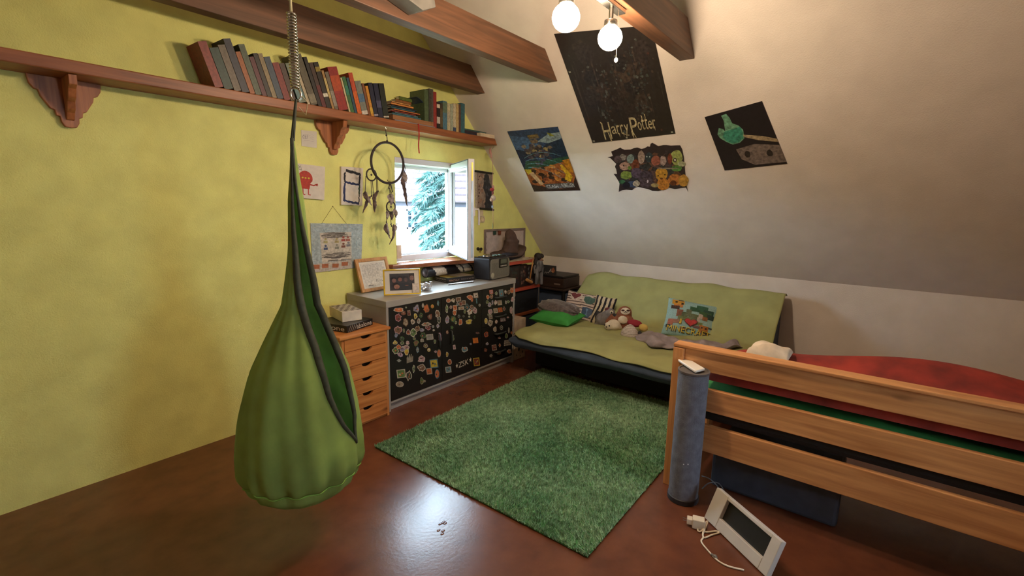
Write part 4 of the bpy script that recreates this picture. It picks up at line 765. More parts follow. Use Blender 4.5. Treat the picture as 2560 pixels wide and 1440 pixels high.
def pbox(name, a, b, draw, base, label, cat, group=None):
    o = thing(name, a, label, cat, group); MB().box(a, b).build('body', base, o, bevel=.002); g = lambda u, v, off=0.: V(a[0]+(b[0]-a[0])*u, a[1]-.0004-off, b[2]+(a[2]-b[2])*v); mb = MB(); draw(mb, g); mb.build('print', PR, o); return o
def dpic(seed, cols, n=26, big=None):
    def f(mb, g):
        rr = random.Random(seed)
        if big: uvpoly(mb, g, blobpts(*big[:4], rr, 12), big[4], .0003)
        for k in range(n): x, y = rr.uniform(.12, .88), rr.uniform(.1, .9); uvpoly(mb, g, blobpts(x, y, .2, .16, rr, 8, .4), rr.choice(cols), .0004+k*.00001)
    return f
M_DK = paint('dark_print', '#241a18', .5)
pbox('comic_box', (3.93, 3.085, .701), (4.15, 3.12, .95), dpic(3, ('#3a2a22', '#2c3a30', '#4a2420', '#6a4a3a', '#20242a'), 24, (.5, .55, .6, .8, '#2e2a22')), M_DK, 'dark printed box standing upright on the middle red board, left', 'box')
pbox('comic_box', (4.16, 3.09, .701), (4.29, 3.13, .945), dpic(4, ('#5a2a24', '#3a2a2a', '#6a5a50', '#4a3a36', '#8a6a54'), 22), M_DK, 'dark red printed box on the middle red board behind the toy hammer', 'box')
pbox('comic_book', (4.30, 3.10, .701), (4.44, 3.125, .93), dpic(5, ('#6a6a70', '#8a8a8c', '#3a3a40', '#5a4a48'), 26), M_DK, 'grey comic-like book behind the long-haired figure', 'book')
pbox('book', (3.78, 3.10, .701), (3.80, 3.30, .94), dpic(9, ('#2c3a58', '#1c2438'), 6), paint('blue_cover', '#2a3550', .5), 'dark blue book at the left end of the middle red board', 'book')
pbox('black_crate', (3.80, 3.07, .416), (4.47, 3.31, .645), dpic(12, ('#14141a', '#1c1c24', '#101014'), 8), paint('black_crate', '#131317', .6), 'black crate on the lower board of the corner shelf', 'crate')
pbox('blue_crate', (3.80, 3.075, .091), (4.45, 3.31, .37), dpic(13, ('#2a3238', '#333c42'), 6), paint('blue_grey_crate', '#2c353c', .6), 'blue-grey crate at the bottom of the corner shelf', 'crate')
# toy hammer
h0, h1 = ony(1333, 648, 3.04), ony(1325, 697, 3.04); hm = thing('toy_hammer', h1, 'wooden toy mallet leaning on the red board edge', 'mallet')
MB().tube([h0, h1], .0085, 8).build('handle', M_FRW, hm, smooth=True); a, b = ony(1316, 699, 3.03), ony(1330, 706, 3.03); h1 = (a+b)/2; MB().tube([a, a+(b-a)*.1, a+(b-a)*.9, b], [.014, .019, .019, .014], 10).build('head', M_FRW, hm)
# long-haired figure
FY = 3.0; fp = lambda px, py: ony(px, py, FY); fg = thing('figurine', fp(1347, 712), 'dark long-haired toy figure in grey striped clothes on the red shelf', 'figurine')
mb = MB(); 
for a, b, r in (((1343, 672), (1341, 711), (.026, .022)), ((1352, 672), (1353, 711), (.026, .02)), ((1347, 652), (1347, 678), (.045, .04))): mb.tube([fp(*a), (fp(*a)+fp(*b))/2, fp(*b)], [r[0], (r[0]+r[1])/2, r[1]], 10)
for a, m_, b in (((1341, 655), (1336, 668), (1337, 684)), ((1353, 655), (1358, 668), (1355, 686))): mb.tube([fp(*a), fp(*m_), fp(*b)], [.018, .015, .012], 8)
mb.ell(fp(1347, 656), (.06, .035, .03), 12, 8)
mb.build('body', paint('striped_clothes', '#7d7a78', .7, .6, 25, col2='#2c2a2a', stretch=(1, 1, .25)), fg, smooth=True, remesh=.007)
mb = MB(); mb.ell(fp(1349, 648), (.03, .032, .042), 14, 10); mb.ell(fp(1352, 650)+V(.0, -.03, 0), (.006, .01, .008), 8, 6); mb.build('head', paint('figure_skin', '#8a6250', .6), fg, smooth=True)
mb = MB(); mb.ell(fp(1345, 641), (.043, .045, .042), 14, 10); mb.tube([fp(1342, 643), fp(1338, 655), fp(1338, 672)], [.022, .02, .01], 8); mb.tube([fp(1354, 643)+V(0, .02, 0), fp(1357, 652)+V(0, .02, 0), fp(1356, 662)+V(0, .02, 0)], [.02, .015, .006], 8); mb.ell(fp(1352, 640), (.03, .04, .03), 10, 8); mb.build('hair', paint('dark_hair', '#231b18', .7), fg, smooth=True)
# papers and pointed hat on top
z = 1.001; pp = thing('paper_stack', (4.2, 3.2, z), 'loose stack of papers on the red shelf under the brown hat', 'paper')
for k, (x0, x1, y0, y1, c) in enumerate(((3.90, 4.38, 3.07, 3.32, '#b8a88a'), (3.93, 4.36, 3.075, 3.31, '#a89a80'), (3.92, 4.30, 3.08, 3.30, '#c2b49a'), (3.95, 4.25, 3.09, 3.30, '#9a8e7a'))): MB().box((x0, y0, z+k*.008), (x1, y1, z+k*.008+.0075)).build('sheet', paint('sheet_'+c[1:], c, .8), pp)
z += .033
HC = V(4.075, 3.185, z); ht = thing('pointed_hat', HC, 'crumpled brown felt hat with pointed crown and wide brim on the red shelf', 'hat'); M_HAT = paint('brown_felt', '#4a3428', .9, .15, 14, .6, 90)
def brim(u, v):
    a = 2*PI*u; r = .075+.155*v; return HC+V(-.01+r*1.0*math.cos(a), min(r*.75*math.sin(a), .15), .055+.012*math.cos(2*a+.6)+.055*v*max(0, math.cos(a-.1))-.035*v*max(0, math.cos(a-PI-.3))+.006*math.sin(5*a)*v)
mb = MB(); mb.grid(brim, 40, 7, wrapu=True); mb.build('brim', M_HAT, ht, smooth=True, solid=(.012,))
def crown(u, v):
    a = 2*PI*u; r = (.062*(1-v)**.6+.042*(1-v**8)+.002)*(1+.08*math.sin(3*a+v*7)+.06*math.sin(v*17)); return HC+V(.02+.02*math.sin(v*4)+r*math.cos(a), r*.85*math.sin(a), .055+.245*v-.01*math.sin(v*12))
mb = MB(); mb.grid(crown, 32, 26, wrapu=True); mb.build('crown', M_HAT, ht, smooth=True, sub=1)
mb = MB(); mb.tube([HC+V(-.19, -.06, .0+.03), HC+V(-.12, -.1, .025), HC+V(-.02, -.11, .022), HC+V(.08, -.1, .03), HC+V(.17, -.07, .05)], [.03, .045, .03, .025, .02], 10); mb.build('dark_cloth', paint('dark_cloth', '#1e1a20', .9), loc=HC+V(-.05, -.1, 0), smooth=True, label='rolled black cloth tucked under the brim of the brown hat', cat='cloth')
# white board on the wall behind
def d7(mb, g):
    for k in range(4): stroke(mb, g, [(.03+.01*j, .15+.2*k+.03*j) for j in range(4)], .01, '#a09080')
o, g = wallpic('memo_board', [(1211, 574), (1311, 573), (1310, 655), (1211, 657)], .006, 'white memo board in a grey frame on the yellow wall behind the hat', 'board', paint('memo_white', '#c6b6ab', .6), d7)
mb = MB(); qa, qb = ony(1211, 574, YG-.01), ony(1311, 655, YG-.01); f = .026; x0, x1, z0, z1 = qa[0], qb[0], qb[2], qa[2]
mb.box((x0, YG-.016, z0), (x0+f, YG-.001, z1)).box((x1-f, YG-.016, z0), (x1, YG-.001, z1)).box((x0+f, YG-.016, z1-f), (x1-f, YG-.001, z1)).box((x0+f, YG-.016, z0), (x1-f, YG-.001, z0+f)); mb.build('frame', paint('taupe_frame', '#7d6c62', .5), o, bevel=.002)
for px, c in ((1236, '#2c4a40'), (1248, '#7a3e28')): a = ony(px, 582, YG-.017); MB().box((a[0]-.022, YG-.028, a[2]-.02), (a[0]+.022, YG-.0165, a[2]+.02)).build('magnet_clip', paint('clip'+c[1:], c, .5), o, bevel=.002)
# record player on a small dark stand
M_DWOOD = wood('dark_veneer', '#3a2a22', '#241a16', 1, .35); tb = thing('side_table', (4.76, 3.0, 0), 'small dark table with one centre leg in the corner behind the sofa', 'table')
MB().box((4.56, 2.76, .635), (4.985, 3.30, .66)).build('table_top', M_DWOOD, tb, bevel=.01)
MB().tube([(4.612, 2.80, .02), (4.612, 2.80, .635)], .022, 10).build('leg', M_BLACK, tb); mb = MB(); mb.lathe((4.612, 2.80, 0), [(.045, 0), (.045, .012), (.03, .03)], 20); mb.build('foot', M_BLACK, tb)
rp = thing('record_player', (4.78, 3.0, .661), 'dark wooden record player box on the small table behind the sofa', 'record player')
MB().box((4.60, 2.80, .661), (4.97, 3.26, .775)).build('case', M_DWOOD, rp, bevel=.005)
MB().box((4.605, 2.805, .777), (4.965, 3.255, .80)).build('lid', M_BLACK, rp, bevel=.004)
mb = MB(); mb.box((4.592, 2.84, .70), (4.60, 2.92, .715)); mb.build('badge', MC['taupe_frame'], rp)
MB().box((4.66, 2.79, .30), (4.99, 3.30, .60)).build('storage_bin', paint('blue_bin', '#46536a', .6, .05), loc=(4.8, 3.0, .30), bevel=.01, label='blue-grey storage bin under the small dark table', cat='bin', group='stacked bins under the dark table')
MB().box((4.66, 2.80, .0), (4.99, 3.29, .298)).build('storage_bin', MC['blue_bin'], loc=(4.8, 3.0, 0), bevel=.01, label='lower blue-grey storage bin standing on the floor under the dark table', cat='bin', group='stacked bins under the dark table')
def d8(mb, g):
    stroke(mb, g, [(.1, .75), (.2, .6), (.25, .75), (.35, .65), (.4, .72), (.55, .4), (.6, .3), (.56, .6), (.7, .5)], .015, '#c0b4a8'); uvpoly(mb, g, blobpts(.75, .45, .3, .6, random.Random(2), 10), '#8a4a24', .0003); uvpoly(mb, g, blobpts(.72, .6, .14, .2, random.Random(3), 8), '#b0703a', .0005)
o = thing('record_sleeve', (4.66, 3.2, .661), 'black record sleeve with a scrawled signature leaning in the corner', 'record sleeve'); A_ = [onx(1358, 662, 4.66), onx(1391, 665, 4.72), onx(1391, 690, 4.72), onx(1358, 690, 4.66)]
pl_ = lambda u, v, off=0.: (A_[0]*(1-u)+A_[1]*u)*(1-v)+(A_[3]*(1-u)+A_[2]*u)*v+V(-.8, -.5, 0)*off
mb = MB(); mb.prism([pl_(0, 0), pl_(1, 0), pl_(1, 1), pl_(0, 1)], (.012, .008, 0)); mb.build('cover', M_BLACK, o); mb = MB(); d8(mb, pl_); mb.build('print', PR, o)
# doodled cardboard box between sideboard and sofa
def d9(mb, g):
    rr = random.Random(7)
    for k in range(26): x, y = rr.uniform(.1, .92), rr.uniform(.25, .6); stroke(mb, g, [(x, y), (x-.015, y+.05)], .008, '#2a2420')
    for x, y, r in ((.42, .75, .09), (.75, .85, .06), (.2, .88, .04), (.55, .93, .035)): uvpoly(mb, g, ovalpts(x, y, r*1.6, r*1.2), '#38301f', .0005)
pbox('cardboard_box', (3.775, 2.86, .001), (3.97, 3.04, .43), d9, paint('cream_carton', '#bba48a', .7), 'cream cardboard box with black dashes and dots between sideboard and sofa', 'box')
# game boxes on the pine chest
z = hzt+.005; a = onz(868, 833, z); bqx = onz(932, 812, z); ux = bqx-a; ux[2] = 0; ux /= np.linalg.norm(ux); uy = np.array([-ux[1], ux[0], 0]); W_b = np.linalg.norm((bqx-a)[:2]); lft = onz(826, 826, z); D_b = .30
T = (np.array([ux, uy, [0, 0, 1]]).T, V(a[0], a[1], z)); bo = thing('game_box', a, 'flat black game box with white name lettering on the pine chest', 'box'); HB2 = .05
mb = MB(T); mb.box((0, 0, 0), (W_b, D_b, HB2)); mb.build('lid', paint('box_black', '#141418', .35), bo, bevel=.002)
mb = MB(); gf = lambda u, v, off=0.: T[0]@V(W_b*u, -.0006-off, HB2*(1-v))+T[1]; gl = lambda u, v, off=0.: T[0]@V(-.0006-off, D_b*(1-u), HB2*(1-v))+T[1]
lettering(mb, 'abalone', gf, .36, .15, .94, .82, '#d8d2c8', .0003); lettering(mb, 'abalone', gl, .1, .15, .92, .82, '#d8d2c8', .0003)
for k in range(4): x = .04+.075*k; mb.poly([gf(x, .95, .0002), gf(x+.012, .95, .0002), gf(x+.11, .05, .0002), gf(x+.098, .05, .0002)], '#d0cac0')
mb.build('lettering', PR, bo)
z2 = z+HB2+.001; a = onz(856, 806, z2)+V(0, 0, 0); b = onz(905, 799, z2); ux = b-a; W_c = np.linalg.norm(ux); ux /= W_c; uy = np.array([-ux[1], ux[0], 0]); D_c = .26; HC_ = .075
T2 = (np.array([ux, uy, [0, 0, 1]]).T, V(a[0], a[1], z2)); cb = thing('chess_box', a, 'white box with a chequered brown lid lying on the black game box', 'box')
mb = MB(T2); mb.box((0, 0, 0), (W_c, D_c, HC_)); mb.build('body', paint('cream_box', '#cfc4b2', .5), cb, bevel=.002); mb = MB(T2)
n = 6
for i in range(n):
    for j in range(n): mb.poly([(W_c*(.03+.94*(i+p)/n), D_c*(.03+.94*(j+q)/n), HC_+.0006) for p, q in ((0, 0), (1, 0), (1, 1), (0, 1))], '#5e4a40' if (i+j) % 2 else '#b0a290')
mb.build('chequered_lid', PR, cb)
# ================================================================== posters on the sloped ceiling
def sposter(name, q, label, draw, edge='#1a1614', outline=None, th=.0025):
    ctr = onslope(*q[0]); o = thing(name, ctr, label, 'poster', 'posters on the sloped wall'); g = quadmap(lambda px, py, off: onslope(px, py, .003+th+off), q)
    pl = outline or [(0, 0), (1, 0), (1, 1), (0, 1)]
    mb = MB(); mb.prism([g(u, v) for u, v in pl], SN*-th, edge); mb.build('sheet', printed('printed_sheet', .38, .12, 40), o)
    mb = MB(); draw(mb, g); mb.build('print', printed('printed_gloss', .35, .3, 45), o); return o, g
def p1(mb, g):
    rr = random.Random(21); k = 0
    for i in range(22): k += 1; uvpoly(mb, g, blobpts(rr.uniform(.12, .88), rr.uniform(.1, .75), .22, .2, rr, 10, .4), rr.choice(('#3a312c', '#332c2a', '#42372f', '#2a2626')), .0001+k*.000006)  # lighter brown patches: lamp glare put into the print colours
    for i in range(26): x = rr.uniform(.02, .98); y = rr.uniform(.1, .75); h = rr.uniform(.15, .4); w = rr.uniform(.004, .012); k += 1; uvpoly(mb, g, [(x-w, y), (x+w, y), (x+w*.4, min(y+h, .82)), (x-w*.4, min(y+h, .82))], rr.choice(('#3a3430', '#2c2a2c', '#443a34')), .0003+k*.000004)
    for cx, cy, w, h, n in ((.28, .62, .16, .42, 60), (.72, .55, .16, .5, 70), (.5, .35, .5, .3, 40)):
        for i in range(n): x, y = min(.94, max(.06, cx+rr.gauss(0, .4)*w)), min(.93, max(.06, cy+rr.gauss(0, .4)*h)); k += 1; uvpoly(mb, g, blobpts(x, y, rr.uniform(.01, .05), rr.uniform(.01, .05), rr, 6, .5), rr.choice(('#444845', '#3a3936', '#525652', '#363a38', '#463a32')), .0004+k*.000004)
    for x, y in ((.05, .78), (.9, .25), (.7, .93), (.85, .95)): k += 1; uvpoly(mb, g, blobpts(x, y, .03, .03, rr, 6), '#4a3028', .0004+k*.000004)
    gl = lambda u, v, off=0.: g(u, v+.02*(1-u), off)
    for tx, u0, v0, u1, v1 in (('H', .16, .815, .265, .965), ('a', .27, .855, .325, .925), ('r', .33, .85, .37, .93), ('r', .375, .85, .415, .93), ('y', .42, .855, .475, .96), ('P', .49, .80, .585, .965), ('o', .585, .85, .63, .925), ('t', .635, .82, .67, .925), ('t', .675, .815, .71, .925), ('e', .71, .85, .755, .925), ('r', .76, .845, .80, .925)):
        lettering(mb, tx, gl, u0, v0, u1, v1, '#b9ac86', .0014, .12)
    for u, v, w, h in ((.175, .80, .008, .06), (.225, .92, .007, .08), (.50, .93, .008, .075), (.655, .79, .006, .05), (.695, .78, .006, .05), (.345, .92, .005, .045), (.775, .90, .005, .05), (.395, .915, .005, .05)): uvpoly(mb, gl, [(u-w, v), (u+w*1.4, v+h*.2), (u+w*.3, v+h)], '#b9ac86', .0015)
    stroke(mb, gl, [(.38, .93), (.46, .955), (.42, .96)], .003, '#b9ac86', .0015); stroke(mb, gl, [(.22, .90), (.235, .985)], .004, '#b9ac86', .0015); stroke(mb, gl, [(.50, .90), (.53, .985)], .004, '#b9ac86', .0016)
o, g = sposter('wall_poster', [(1386, 84), (1629, 62), (1689, 333), (1482, 357)], 'large dark film poster with pale gothic title lettering, top one on the slope', p1, '#2b2522')
mb = MB()
for u, v in ((.025, .982), (.42, .985), (.965, .982), (.025, .35)): mb.prism([g(a, b, .002) for a, b in rectpts(u, v, .022, .014)], SN*.0008, '#8d8f80')
mb.build('tape', PR, o)
def p2(mb, g):
    rr = random.Random(31); k = [0]
    def U(p, c): k[0] += 1; uvpoly(mb, g, p, c, .0003+k[0]*.000006)
    U([(0, 0), (1, 0), (1, .56), (0, .64)], '#31486e'); U([(0, .07), (.3, .12), (.6, .3), (0, .42)], '#4a6a96')
    U([(0, .3), (.3, .36), (.4, .6), (0, .64)], '#26324e'); U([(.55, .3), (.72, .22), (.85, .17), (1, .22), (1, .56), (.5, .6)], '#26364c'); U([(.5, .2), (.75, .1), (1, .08), (1, .18), (.7, .24)], '#8fa0a8'); U([(.1, .5), (.5, .5), (1, .46), (1, .58), (0, .65)], '#2f5440')
    for i in range(46): x, y = .42+rr.gauss(0, .14), .36+rr.gauss(0, .08); U(blobpts(x, y, .13, .08, rr, 7, .5), rr.choice(('#7a6450', '#8f7a64', '#5a4a4a', '#4a4054', '#a08a5c', '#3a3038')))
    for i in range(4): stroke(mb, g, [(.1+.75*t, .45+.1*i*t-.3*t*(1-t)+.05*i) for t in np.linspace(0, 1, 9)], .0035, '#5f8490', .0009+i*.00001)
    U([(.74, .07), (.82, .09), (.88, .14), (.78, .13)], '#8a8a30')
    k[0] += 20; U([(0, .64), (.5, .6), (1, .52), (1, 1), (0, 1)], '#9a5426')
    for i in range(46): x, y = min(.88, max(.12, .5+rr.gauss(0, .2))), min(.9, .74+rr.gauss(0, .08)); U(blobpts(x, y, .17, .08, rr, 8, .5), rr.choice(('#b5682c', '#5a3420', '#c07a2c', '#3a2a20', '#8a4422', '#a06030')))
    U([(.76, .6), (.82, .58), (.95, .78), (.86, .86), (.76, .82), (.82, .74)], '#cf9c20'); U([(.0, .63), (.14, .64), (.12, .7), (.04, .72)], '#c0a028'); U([(.06, .7), (.16, .68), (.28, .88), (.2, .9)], '#c49a70'); U([(.85, .52), (1, .5), (1, .72), (.9, .7)], '#c07a1e')
    U([(0, .88), (.3, .93), (.6, .97), (.9, .9), (1, .78), (1, 1), (0, 1)], '#3a2a22'); U([(.28, .885), (.9, .87), (.92, .95), (.3, .97)], '#57504a')
    lettering(mb, 'CLASH', g, .32, .895, .57, .95, '#c9c4bc', .0022); lettering(mb, 'der', g, .59, .92, .63, .945, '#c9c4bc', .0022); lettering(mb, 'REBELLEN', g, .645, .885, .91, .94, '#c9c4bc', .0022)
    U([(.34, .09), (.56, .075), (.57, .145), (.36, .16)], '#6a5a40'); lettering(mb, 'POKÉMON', g, .35, .085, .56, .125, '#b09040', .0022); lettering(mb, 'TRADING CARD GAME', g, .38, .135, .55, .15, '#9a8a8a', .0022)
sposter('wall_poster', [(1269, 328), (1395, 316), (1451, 475), (1336, 478)], 'blue and orange battle poster, leftmost of those on the slope', p2, '#26324e')
def torn(mb, g):
    rr = random.Random(41); k = [0]
    def U(p, c): k[0] += 1; uvpoly(mb, g, p, c, .0003+k[0]*.000006)
    for i in range(60): U(blobpts(rr.uniform(.17, .86), rr.uniform(.24, .76), .16, .2, rr, 8, .45), rr.choice(('#4a3a3c', '#5a4440', '#3a3034', '#6a4a38', '#38383a')))
    for x, y, w, h, c in ((.18, .3, .09, .12, '#8a8078'), (.27, .33, .1, .18, '#7a8a84'), (.33, .47, .1, .3, '#7a4430'), (.40, .3, .09, .25, '#a08a7c'), (.49, .3, .1, .2, '#344046'), (.57, .36, .12, .2, '#9a5a48'), (.66, .36, .08, .2, '#a89088'), (.20, .46, .14, .16, '#b08a78'), (.26, .49, .05, .07, '#6a8a3c'), (.82, .30, .16, .3, '#9aa25c'), (.88, .42, .1, .1, '#a8a884'), (.82, .5, .14, .12, '#56803c'), (.22, .62, .16, .16, '#7a8a40'), (.17, .74, .08, .08, '#3f6a4a'), (.34, .58, .14, .2, '#5a4c5c'), (.45, .66, .2, .26, '#4a3e48'), (.46, .76, .2, .2, '#54464c'), (.64, .6, .16, .26, '#c08a30'), (.66, .78, .16, .24, '#bf7a30'), (.80, .70, .18, .22, '#b87034'), (.9, .72, .13, .24, '#c08c3a'), (.30, .78, .16, .14, '#3e4c68'), (.34, .77, .09, .12, '#b0a08c'), (.22, .8, .1, .13, '#1e1c28'), (.56, .8, .1, .08, '#a08a5c'), (.12, .34, .1, .14, '#5a4a4a'), (.74, .33, .06, .22, '#7a3c2c'), (.72, .5, .3, .03, '#8a7a6a')): U(blobpts(x, y, w, h, rr, 14, .16), c)
    for x, y, w, h, c in ((.80, .35, .045, .08, '#2e241e'), (.80, .35, .024, .05, '#cabfae'), (.60, .63, .018, .03, '#33200f'), (.68, .61, .018, .03, '#33200f'), (.64, .68, .035, .035, '#6a3a1c'), (.475, .73, .02, .05, '#b0a0a4'), (.19, .45, .016, .03, '#2a2420'), (.465, .29, .016, .03, '#a8b4b4'), (.5, .29, .016, .03, '#a8b4b4'), (.78, .76, .08, .1, '#6a3a20')): U(ovalpts(x, y, w, h, 10), c)
OL = [(0, .305), (.06, .28), (.04, .2), (.1, .165), (.15, .13), (.165, .15), (.2, .17), (.27, .165), (.31, .14), (.35, .13), (.4, .155), (.44, .14), (.47, .11), (.5, .115), (.51, .06), (.53, .045), (.56, .07), (.6, .105), (.66, .085), (.7, .085), (.75, .095), (.82, .09), (.86, .09), (.885, .16), (.905, .3), (.92, .55), (.935, .8), (.955, .92), (.93, .84), (.87, .85), (.8, .87), (.72, .84), (.68, .87), (.6, .905), (.53, .9), (.48, .87), (.42, .85), (.36, .83), (.32, .845), (.29, .89), (.22, .88), (.17, .89), (.13, .92), (.14, .76), (.1, .66), (.07, .6), (.11, .6), (.1, .52), (.085, .47), (.1, .42), (.06, .36), (.03, .315)]
sposter('wall_sticker', [(1520, 350), (1730, 350), (1730, 490), (1520, 490)], 'torn-edged hole sticker crowded with coloured soft toys, below the dark film poster', torn, '#33282a', OL)
def p4(mb, g):
    k = [0]
    def U(p, c): k[0] += 1; uvpoly(mb, g, p, c, .0004+k[0]*.00001)
    U([(.10, .35), (.16, .24), (.22, .28), (.24, .33), (.28, .14), (.27, .05), (.36, .04), (.39, .12), (.40, .22), (.48, .27), (.53, .36), (.50, .5), (.40, .56), (.28, .57), (.19, .5), (.12, .42)], '#6a9a7c'); U([(.17, .4), (.22, .33), (.5, .3), (.51, .4), (.47, .5), (.38, .55), (.28, .55), (.2, .49)], '#3f8a72')
    U([(.5, .44), (.8, .52), (1, .6), (1, .65), (.7, .57), (.5, .48)], '#a89474'); U([(.3, .66), (.62, .62), (1, .7), (1, .97), (.5, .96), (.33, .84)], '#7a6c66'); U(blobpts(.45, .77, .12, .13, random.Random(4), 9), '#2e2626'); U(blobpts(.8, .8, .12, .13, random.Random(5), 9), '#2e2626')
sposter('wall_poster', [(1762, 292), (1905, 252), (1968, 408), (1812, 425)], 'dark poster with a turquoise flame shape, rightmost on the slope', p4, '#211a20')
# ================================================================== futon sofa along the knee wall
M_GCOV = paint('olive_green_cover', '#9c9c66', .9, .07, 5, .25, 200); M_NAVY = paint('navy_mattress', '#3e4a5c', .85, .1, 8, .3, 150); M_SBLK = paint('black_base', '#121113', .8)
S0, S1 = .62, 2.66; XB = 4.40
sf = thing('sofa', (4.2, 1.65, 0), 'low futon sofa under a green cover along the sloped wall', 'sofa')
MB().box((3.80, S0+.05, .02), (4.9, S1-.05, .27)).build('base', M_SBLK, sf, bevel=.01)
mb = MB()
def matt(u, v):     # padded seat mattress
    y = S0+(S1-S0)*u; prof = [(4.52, .275), (3.58, .275), (3.44, .285), (3.415, .33), (3.43, .385), (3.52, .41), (4.52, .42)]; k = v*(len(prof)-1); i = min(int(k), len(prof)-2); f = k-i
    x = prof[i][0]*(1-f)+prof[i+1][0]*f; z = prof[i][1]*(1-f)+prof[i+1][1]*f; e = max(0, 1-min(u, 1-u)/.03); return V(x, y, z+(.345-z)*e*.6+.004*math.sin(y*9))
mb.grid(matt, 60, 25); e0 = [matt(0, j/24) for j in range(25)]; e1 = [matt(1, j/24) for j in range(25)]; mb.poly(e0); mb.poly(e1[::-1]); mb.build('mattress', M_NAVY, sf, smooth=True)
mb = MB(); bk = [(XB, .40), (XB+.05, .52), (XB+.2, .66), (XB+.36, .79), (XB+.42, .83), (XB+.5, .83), (4.93, .80), (4.95, .3), (XB+.05, .3)]
mb.prism([(x, S0+.02, z) for x, z in bk], (0, S1-S0-.20, 0)); mb.build('back_cushion', M_NAVY, sf, bevel=.02)
rr = random.Random(77)
def edge_z(y):      # how far the cover hangs over the seat front
    return .30+.0
CP = [(0, 3.395, .315), (.05, 3.40, .36), (.12, 3.43, .405), (.2, 3.55, .432), (.34, 3.9, .442), (.46, 4.25, .44), (.52, 4.40, .452), (.57, 4.455, .53), (.66, 4.55, .635), (.8, 4.70, .745), (.89, 4.79, .825), (.93, 4.83, .852), (.97, 4.88, .852), (1, 4.93, .83)]
cs_, cx_, cz_ = np.array(CP).T
def cover(u, v):
    y = S0-.01+(S1-S0+.02)*u; s0 = .062+.035*math.sin(u*2.6+.4)+.01*math.sin(u*14)   # wavy front hem: shorter than the mattress
    if u > .93: s0 += .10*(u-.93)/.07
    s = s0+(1-s0)*v; x = np.interp(s, cs_, cx_); z = np.interp(s, cs_, cz_)
    w = .006*math.sin(y*11+x*9)+.005*math.sin(y*5-x*14+1)+.004*math.sin(x*23+y*17)
    e = max(0, (u-.965)/.035); e2 = max(0, (.03-u)/.03)
    if v > .5: z -= .10*e*e+.05*max(0, (u-.86)/.14)**2
    else: z -= .05*e*e+.05*e2*e2
    return V(x-.003+(w*.4 if z > .5 else 0), y, z+w)
mb = MB(); mb.grid(cover, 150, 90); mb.build('cover', M_GCOV, sf, smooth=True, solid=(.006,))
cpos = lambda px, py, x: onx(px, py, x)
mb = MB(); tip = ony(1645, 889, 1.16)
# ================================================================== cushions and soft toys on the sofa
def cushion(name, c, R, w, h, t, colfn, mat, label, cat='cushion', n=48, pinch=.07, back=None, group=None, rough_edge=0):
    o = thing(name, c-R[:, 1]*h*.45, label, cat, group or 'cushions on the sofa'); rr = random.Random(int(abs(c[1])*1000))
    def side(sg):
        def fn(u, v):
            a, b = 2*u-1, 2*v-1; prof = (max(0, 1-abs(a)**2.4)*max(0, 1-abs(b)**2.4))**.55; pa = 1-pinch*(1-b*b)**1; pb = 1-pinch*(1-a*a)
            x, y = a*w/2*(1-pinch*(1-abs(a)**1)*0-pinch*(1-b*b)*abs(a)), b*h/2*(1-pinch*(1-a*a)*abs(b)); wr = .02*t*math.sin(a*7+b*5)+.03*t*math.sin(b*9-a*3); return c+R@V(x, y, sg*(t/2*prof+wr*prof))
        return fn
    mb = MB(); mb.grid(side(1), n, n, colfn=(lambda u, v: colfn(u, v)) if colfn else None); mb.grid(side(-1), n, n, colfn=(lambda u, v: back or colfn(u, v)) if colfn else None)
    mb.build('cover', mat, o, smooth=True); return o, (lambda u, v, off=0.: side(1)(u, 1-v)+R[:, 2]*off)
FAB = printed('printed_fabric', .9, .14, 130)
NB = V(-.74, -.30, .60)
def upfrom(n, tilt=0):
    F = frame(n, (0, 0, 1)); return F @ rotz(tilt)
M_GFUR = paint('grey_fur', '#5e5350', 1, .25, 40, .9, 70, sheen=.4)
c = cpos(1405, 771, 3.98); c = V(3.97, c[1], .535)
def furry(name, c, ax, rad, mat, label, cat='cushion'):
    mb = MB(); rr = random.Random(5); 
    def fn(u, v):
        a = 2*PI*u; th = PI*v; k = math.sin(th)**.6; p = V(rad[0]*(-math.cos(th)), rad[1]*k*math.cos(a), rad[2]*k*math.sin(a)); p *= 1+.05*math.sin(7*a+v*9)+.03*rr.uniform(-1, 1); return c+np.array(ax).T@p
    mb.grid(fn, 40, 26, wrapu=True); return mb.build(name, mat, loc=c-V(0, 0, rad[2]), smooth=True, label=label, cat=cat)
u1 = onx(1352, 762, 4.0)-onx(1448, 775, 4.05); u1 = V(.0, 1, .04); u1 /= np.linalg.norm(u1); w1 = V(0, 0, 1); v1 = np.cross(w1, u1)
axf = [u1, -v1, w1]
furry('fluffy_cushion', V(4.05, onx(1397, 774, 4.05)[1], .565), axf, (.215, .14, .08), M_GFUR, 'dark grey fluffy cushion lying on the bright green one')
cg = onx(1388, 795, 4.0); F = np.array([[0, -1, 0], [1, 0, .12], [0, -.1, 1]]).T; F = frame((-.12, .0, 1), (1, 0, 0))
cushion('cushion', V(3.99, onx(1394, 790, 3.99)[1], .492), F, .46, .36, .17, lambda u, v: '#3a9a3c', paint('bright_green_fabric', '#348a38', .85, .1, 10, .3, 160), 'bright green cushion lying flat under the grey fluffy one', n=26)
